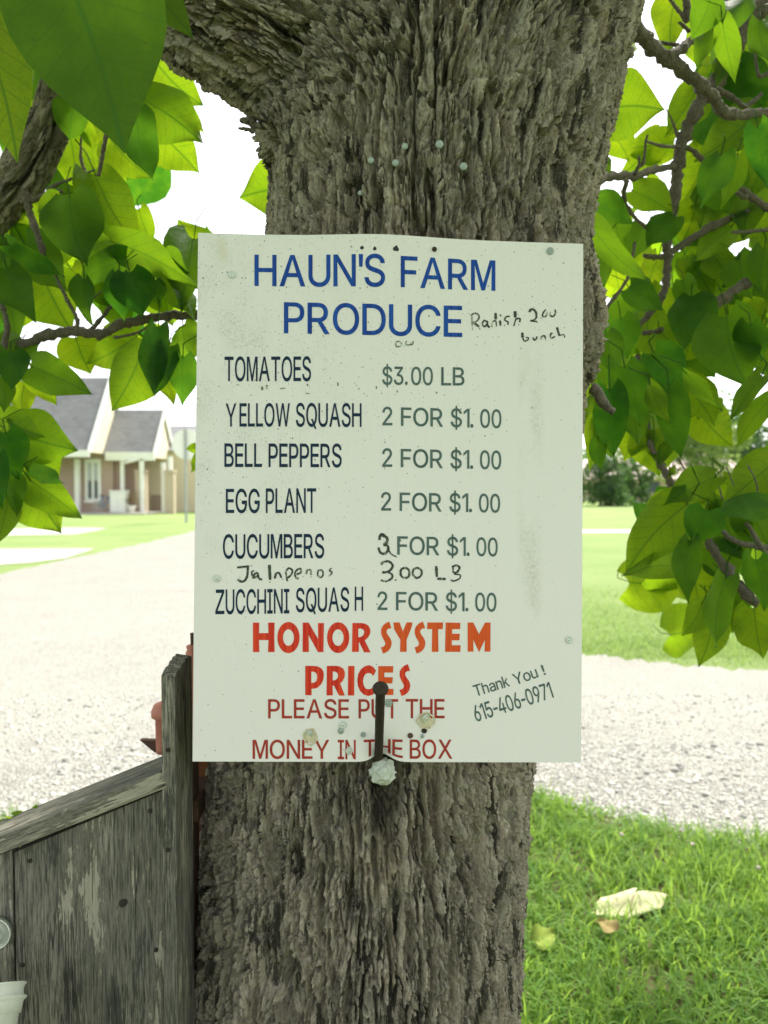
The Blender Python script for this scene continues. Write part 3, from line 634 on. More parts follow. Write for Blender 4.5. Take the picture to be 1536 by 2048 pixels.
for a in [(800, 30, 627, 345, 300, 1.5, 10, .6), (960, -20, 872, 252, 150, 1.42, 20, .05), (1040, 40, 1030, 322, 170, 1.42, 15, .1), (930, 120, 985, 300, 110, 1.6, 0, .9), (180, 95, 503, 250, 230, 1.45, 10, .35),
          (165, 120, 328, 322, 150, 1.6, 0, .95), (140, 190, 140, 378, 140, 1.62, 0, 1.), (60, 10, 60, 215, 200, 1.4, 10, .05), (10, 150, 20, 345, 130, 1.42, 0, .3), (0, 390, 240, 492, 200, 1.5, 10, .6),
          (70, 480, 432, 580, 330, 1.5, 12, .5), (150, 560, 340, 755, 300, 1.55, 0, .55), (30, 470, 110, 750, 240, 1.36, 5, .0), (165, 690, 335, 760, 100, 1.38, 20, .1), (170, 740, 467, 972, 200, 1.45, 15, .55), (120, 740, 342, 1037, 330, 1.52, 0, .65),
          (85, 730, 85, 960, 110, 1.4, 20, .2), (-10, 600, 15, 910, 120, 1.35, 0, .0), (45, 860, -15, 1100, 150, 1.45, 0, .6), (1130, 560, 1060, 565, 60, 1.6, 0, .8), (1140, 590, 1090, 690, 70, 1.6, 0, .9), (-60, 720, -30, 1000, 220, 1.5, 0, .4)]:
    zleaf(LA, 'b', *a)
LB = MB()
pleaf(LB, 580, 372, 478, 395, 118, 1.62, 0, .6, droop=.02)
for a in [(840, -60, 800, 340, 250, 1.75, 0, .95), (1060, -10, 928, 255, 220, 1.3, 8, .25), (1080, 190, 978, 440, 125, 1.35, 15, .3), (1140, 150, 1218, 570, 160, 1.3, 10, .4), (1310, -10, 1150, 190, 200, 1.45, 10, .2),
          (1390, 130, 1450, 390, 170, 1.4, 0, .25), (1350, 400, 1140, 690, 330, 1.8, 0, .7), (380, 720, 742, 720, 420, 1.42, -10, .6), (390, 870, 522, 1066, 220, 1.8, 0, .95), (820, 940, 480, 985, 240, 1.85, 0, .9), (700, 920, 480, 1140, 220, 1.9, 0, .9),
          (990, 560, 770, 875, 260, 1.8, 10, .75), (1330, 780, 975, 1035, 290, 1.75, 12, .7), (1370, 840, 1430, 1240, 190, 1.4, 10, .0), (1130, 1020, 990, 1350, 210, 1.45, 15, .1), (1240, 1020, 1115, 1380, 150, 1.5, 20, .4),
          (1050, 1000, 830, 1400, 330, 1.95, 0, .95), (540, 1260, 820, 1440, 220, 1.6, 20, .5), (960, 1350, 860, 1620, 260, 1.9, 0, 1.), (300, 1330, 540, 1490, 190, 1.5, 20, .1), (255, 1470, 640, 1885, 190, 1.35, 20, .35), (820, 1430, 640, 1620, 200, 1.6, 15, .1),
          (420, 1700, 460, 1930, 200, 1.85, 0, .95), (720, 1690, 640, 1940, 180, 1.85, 0, .95), (1200, 1500, 970, 1700, 200, 1.7, 10, .5), (1180, 780, 1010, 900, 200, 1.9, 0, .8), (1080, 30, 1200, 60, 220, 1.85, 0, .9), (1170, 330, 1090, 560, 150, 1.7, 20, .6),
          (1000, 430, 1100, 400, 160, 1.75, 0, .8), (560, 290, 520, 350, 70, 1.7, 0, .9), (350, 1050, 390, 1160, 90, 1.5, 0, .3), (640, 1200, 740, 1260, 150, 1.9, 0, .9), (1100, 1200, 1000, 1480, 260, 1.9, 0, .9), (1330, 1330, 1280, 1560, 220, 1.7, 0, .6),
          (1430, 1000, 1300, 1330, 230, 1.8, 0, .6), (420, 1420, 460, 1640, 190, 1.65, 0, .3), (620, 1480, 560, 1700, 220, 1.7, 0, .25), (880, 1850, 960, 2060, 160, 1.6, 0, .2), (900, 1700, 1080, 1960, 230, 1.85, 0, .85), (1080, 1680, 1200, 1860, 200, 1.8, 0, .75),
          (520, 1900, 720, 2050, 200, 1.55, 20, .1), (1250, 1720, 1320, 1960, 220, 1.65, 10, .3), (1420, 1640, 1400, 1960, 180, 1.55, 0, .2), (400, 1600, 360, 1900, 150, 1.6, 0, .3), (430, 600, 560, 640, 150, 1.9, 0, .9)]:
    zleaf(LB, 'r', *a)
for a in [(400, 360, 480, 700, 230, 1.4, 10, .1), (560, 285, 730, 490, 220, 1.4, 10, .0), (950, 90, 1065, 475, 350, 1.5, 8, .25), (1080, 130, 1135, 345, 180, 1.45, 25, .1), (760, -20, 720, 250, 250, 1.6, 10, .1), (640, 480, 698, 868, 190, 1.35, 12, .1),
          (540, 460, 640, 665, 100, 1.33, 25, .5), (700, 430, 895, 705, 230, 1.6, 10, .75), (800, 600, 990, 795, 230, 1.8, 0, 1.), (1140, 410, 962, 636, 110, 1.4, 20, .5), (1185, 540, 995, 805, 130, 1.4, 10, .55), (740, 400, 912, 606, 90, 1.3, 35, .4),
          (560, 700, 590, 955, 300, 1.7, 0, .8), (450, 700, 400, 860, 170, 1.75, 0, .9), (210, 500, 210, 925, 150, 1.6, 0, .85), (320, 480, 335, 865, 200, 1.4, 10, .0), (260, 760, 275, 915, 100, 1.45, 10, .1), (890, 955, 610, 1095, 170, 1.45, 20, .6),
          (740, 1100, 388, 1470, 300, 1.45, 18, .65), (620, 1080, 505, 1230, 150, 1.6, 0, .95), (730, 1440, 415, 1478, 160, 1.5, 10, .6), (840, 1135, 765, 1330, 220, 1.35, 8, .05), (760, 1300, 742, 1640, 150, 1.38, 10, .2), (945, 1500, 872, 1865, 170, 1.34, 30, .3),
          (880, 1690, 798, 1985, 190, 1.55, 0, .85), (820, 1640, 700, 1810, 130, 1.5, 20, .7), (1100, 1660, 1150, 1960, 210, 1.5, 0, .75), (1180, 1110, 900, 1150, 150, 1.4, 15, .1), (1200, 880, 935, 1090, 240, 1.55, 10, .75), (1110, 1400, 1150, 1700, 190, 1.42, 10, .1),
          (700, 1240, 720, 1450, 260, 1.6, 0, .5), (960, 1550, 1010, 1780, 220, 1.6, 0, .3), (980, 1650, 985, 1820, 90, 1.6, 0, .8), (780, 1480, 830, 1700, 200, 1.65, 0, .95), (930, 1180, 1040, 1400, 260, 1.65, 0, .4), (1060, 1130, 1180, 1330, 220, 1.6, 0, .4),
          (860, 1330, 1000, 1540, 230, 1.65, 0, .3), (380, 100, 420, 320, 220, 1.65, 0, .1), (300, 180, 350, 400, 170, 1.6, 0, .2), (520, 60, 560, 300, 220, 1.75, 0, .6), (600, 180, 700, 330, 180, 1.65, 0, .5), (790, 310, 900, 430, 200, 1.6, 0, .2),
          (760, 180, 720, 360, 160, 1.75, 0, .9), (1020, 20, 1150, 170, 180, 1.7, 0, .85), (1150, 180, 1190, 440, 160, 1.7, 0, .4), (880, 520, 800, 640, 160, 1.7, 0, .7), (560, 500, 640, 620, 200, 1.6, 0, .2), (450, 560, 470, 760, 160, 1.55, 0, .3), (280, 640, 330, 850, 160, 1.6, 0, .3),
          (920, 960, 1020, 1090, 140, 1.6, 0, .9), (230, 520, 190, 650, 60, 1.4, 0, .6), (660, 900, 640, 950, 40, 1.7, 0, .9)]:
    zleaf(LB, 's', *a)
near_.build('near_foliage', M_LEAF, tree, True, True, True)['label'] = 'large dark green leaves hanging close in front at the upper left'
# filler leaves further back on the same boughs
def filler(m, n, poly, avoid, y0, y1, l0=.14, l1=.23, vis=True):
    xs = [p[0] for p in poly]; ys = [p[1] for p in poly]; k = 0; tries = 0
    while k < n and tries < n * 60:
        tries += 1; px, py = random.uniform(min(xs), max(xs)), random.uniform(min(ys), max(ys)); Y = random.uniform(y0, y1)
        L = random.uniform(l0, l1); a = random.gauss(0, .75); lp = L * F / Y; tx, ty = px + lp * math.sin(a), py + lp * math.cos(a)
        wp = lp * .42; mx, my = (px+tx)/2, (py+ty)/2; q = math.cos(a), -math.sin(a)
        P_ = np.array([(px, py), (tx, ty), (mx, my), (mx + q[0]*wp, my + q[1]*wp), (mx - q[0]*wp, my - q[1]*wp)])
        if not in_poly(P_[1:3], poly).all() or any(in_poly(P_, av).any() for av in avoid): continue
        pleaf(m, px, py, tx, ty, lp * random.uniform(.7, .95), Y, random.uniform(-45, 45), None, random.uniform(-.12, .12), cols=8); k += 1
polyL = [(-500, 0), (-500, 1100), (0, 1060), (60, 980), (110, 900), (60, 820), (60, 790), (130, 770), (180, 700), (300, 700), (300, 790), (388, 790), (388, 480), (300, 330), (400, 290), (390, 200), (300, 120), (100, 60)]
avL = [[(390, 190), (560, 190), (560, 460), (300, 440), (290, 400), (280, 300), (360, 350)], [(55, 335), (110, 335), (110, 400), (55, 410)], [(205, 545), (240, 545), (240, 565), (205, 565)], [(185, 410), (215, 440), (215, 480), (185, 440)],
       [(30, 660), (80, 640), (110, 760), (230, 760), (230, 690), (150, 640), (60, 690)], [(195, 630), (240, 640), (240, 665), (195, 660)], [(225, 480), (260, 490), (290, 540), (240, 520)], [(110, 930), (380, 900), (380, 1100), (0, 1100)], [(40, 790), (390, 800), (390, 1100), (150, 900)]]
filler(LA, 75, polyL, avL, 1.75, 2.4); filler(LA, 60, polyL, avL + [[(150, 170), (0, 300), (-60, 480), (40, 460), (150, 260)]], 1.5, 2.0, .08, .13)
polyR = [(1180, 380), (1210, 260), (1240, 100), (1320, -40), (2000, -100), (2000, 1400), (1620, 1330), (1420, 1290), (1340, 1180), (1290, 1110), (1420, 1000), (1440, 900), (1430, 700), (1400, 860), (1320, 930), (1175, 930)]
avR = [[(1240, 60), (1325, 0), (1320, 90), (1400, 110), (1370, 190), (1330, 260), (1300, 290), (1240, 300), (1320, 215)], [(1325, 290), (1385, 310), (1360, 345), (1320, 385), (1290, 370)], [(1345, 430), (1368, 430), (1355, 455)], [(1285, 560), (1318, 560), (1318, 590), (1285, 585)],
       [(1400, 760), (1540, 730), (1540, 960), (1440, 950), (1290, 950), (1170, 900), (1300, 930), (1420, 850)]]
filler(LB, 175, polyR, avR, 1.8, 2.7); filler(LB, 130, polyR, avR, 1.7, 2.3, .08, .13)
LA.build('foliage', M_LEAF, tree, True, True, True)['label'] = 'leaves on the drooping branches at the left'
LB.build('foliage', M_LEAF, tree, True, True, True)['label'] = 'leaves on the branches at the right'
# the crown overhead and around, outside the picture but shading the sign and the grass
CR = MB(); k = 0
Fv, Uv = np.array([0, math.cos(PIT), -math.sin(PIT)]), np.array([0, math.sin(PIT), math.cos(PIT)])
def in_frame(p, mg=120):
    d = np.array(p) - np.array([0, 0, H]); zc = d @ Fv
    if zc < .05: return False
    x, y = 768 + F * d[0] / zc, 1024 - F * (d @ Uv) / zc; mg_ = mg + 260 / zc
    return -mg_ < x < 1536 + mg_ and -mg_ < y < 2048 + mg_
while k < 1500:
    u = random.random(); a = random.uniform(0, 6.283); rr = 3.6 * math.sqrt(random.random()); z = random.uniform(2.25, 5.2)
    rr *= math.sqrt(max(.05, 1 - ((z - 3.0) / 2.6)**2)); p = (.1 + rr * math.cos(a), 1.15 + rr * math.sin(a), z)
    if in_frame(p): continue
    q = (math.sin(p[0]*2.1 + p[2]*1.7) * math.sin(p[1]*2.3 + p[2])) 
    if q < -.25 and random.random() < .8: continue
    L = random.uniform(.15, .24); th = random.uniform(0, 6.283); d = Vector((math.cos(th), math.sin(th), random.uniform(-1.4, -.1))).normalized()
    leaf(CR, p, Vector(p) + d * L, Vector((random.gauss(0, .4), random.gauss(0, .4), 1)), L * .85, tone=random.random(), cols=4); k += 1
CR.build('crown', M_LEAF, tree, True, True, True)
def big_branch(pts, r0, r1):
    m = MB(); P = [Vector(p) for p in pts]; n = len(P); m.tube(P, [r0 + (r1-r0)*i/(n-1) for i in range(n)], 12, True, .15); m.build('branch', M_BRANCH, tree, True)
tp = axis[-1][0]; lp = limb[-1][0]
big_branch([tp + np.array([0, 0, -.2]), tp + np.array([.2, .1, .5]), tp + np.array([.6, .3, 1.3]), tp + np.array([.9, .2, 2.2])], .19, .06)
big_branch([tp, tp + np.array([-.1, -.3, .6]), tp + np.array([-.4, -1.0, 1.2]), tp + np.array([-.6, -1.9, 1.6])], .13, .04)
big_branch([lp + np.array([.25, 0, -.12]), lp + np.array([-.2, .1, .35]), lp + np.array([-.8, .5, .8]), lp + np.array([-1.5, .6, 1.6])], .10, .03)
big_branch([tp + np.array([.1, .1, .4]), tp + np.array([.5, .9, .9]), tp + np.array([.9, 1.8, 1.2])], .10, .03)
# ------------------------------------------------------------------ the price sign
SC = np.array([.0081, .9064, 1.3864]); yaw, pit = .0433, -.0416
n_s = np.array(Matrix.Rotation(yaw, 3, 'Z') @ Matrix.Rotation(pit, 3, 'X') @ Vector((0, -1, 0)))
def onplane(px, py):
    d = ray(px, py); o = np.array([0, 0, H]); return o + d * (((SC - o) @ n_s) / (d @ n_s))
Q = [onplane(*p) for p in ((385, 1523), (1162, 1525), (1167, 487), (396, 465))]      # bottom left, bottom right, top right, top left
PQ = np.array([(385, 1523), (1162, 1525), (1167, 487), (396, 465)], float)
def hom(src, dst):
    A, b = [], []
    for (x, y), (u, v) in zip(src, dst):
        A += [[x, y, 1, 0, 0, 0, -u*x, -u*y], [0, 0, 0, x, y, 1, -v*x, -v*y]]; b += [u, v]
    return np.append(np.linalg.solve(np.array(A), np.array(b)), 1).reshape(3, 3)
U4 = np.array([(0, 0), (1, 0), (1, 1), (0, 1)], float); HM = hom(PQ, U4)
def p2uv(px, py):
    q = HM @ np.array([px, py, 1]); return q[0] / q[2], q[1] / q[2]
def uv2w(u, v, off=0.0):
    """point of the (slightly warped) sign face"""
    p = Q[0]*(1-u)*(1-v) + Q[1]*u*(1-v) + Q[2]*u*v + Q[3]*(1-u)*v
    du, dv = u - .483, v
    dent = math.exp(-(du/.030)**2 - (dv/.035)**2)                     # pinched in and up round the big spike
    bow = .006 * math.exp(-((u - .47)/.16)**2) * max(0, v - .8) / .2  # top edge bulged by old nails
    p = p - n_s * (.012 * dent - .35 * bow) + np.array([0, 0, 1]) * (.0065 * dent * math.exp(-(dv/.02)**2) + bow * .5 * (1 if v > .9 else 0))
    return p + n_s * (off + .0012 * math.sin(u * 7 + 1) * math.sin(v * 4))
sign = thing('price_sign', tuple(SC), 'white corrugated plastic price board with blue, grey and red lettering nailed to the trunk', 'sign')
nu, nv_ = 97, 129
V, UV = [], []
for j in range(nv_):
    for i in range(nu):
        # columns and rows bunch near the spike
        u, v = i / (nu-1), (j / (nv_-1))**1.25
        V.append(uv2w(u, v)); UV.append((u, v))
nF = len(V)
for (u, v) in UV[:nF]: V.append(uv2w(u, v, -.004))
fcs = []
for j in range(nv_-1):
    for i in range(nu-1):
        a = j*nu+i; fcs.append((a, a+1, a+nu+1, a+nu)); fcs.append((nF+a, nF+a+nu, nF+a+nu+1, nF+a+1))
rim = [i for i in range(nu)] + [j*nu+nu-1 for j in range(1, nv_)] + [(nv_-1)*nu+i for i in range(nu-2, -1, -1)] + [j*nu for j in range(nv_-2, 0, -1)]
for a, b in zip(rim, rim[1:] + rim[:1]): fcs.append((b, a, nF+a, nF+b))
mp = MB(); mp.add(V, fcs); panel = mp.build('panel', M_SIGN, sign)
def suv(o, uvs):
    a = o.data.attributes.new('sign_uv', 'FLOAT_VECTOR', 'POINT'); a.data.foreach_set('vector', np.array([(u, v, 0) for u, v in uvs], np.float32).ravel())
suv(panel, UV + UV)
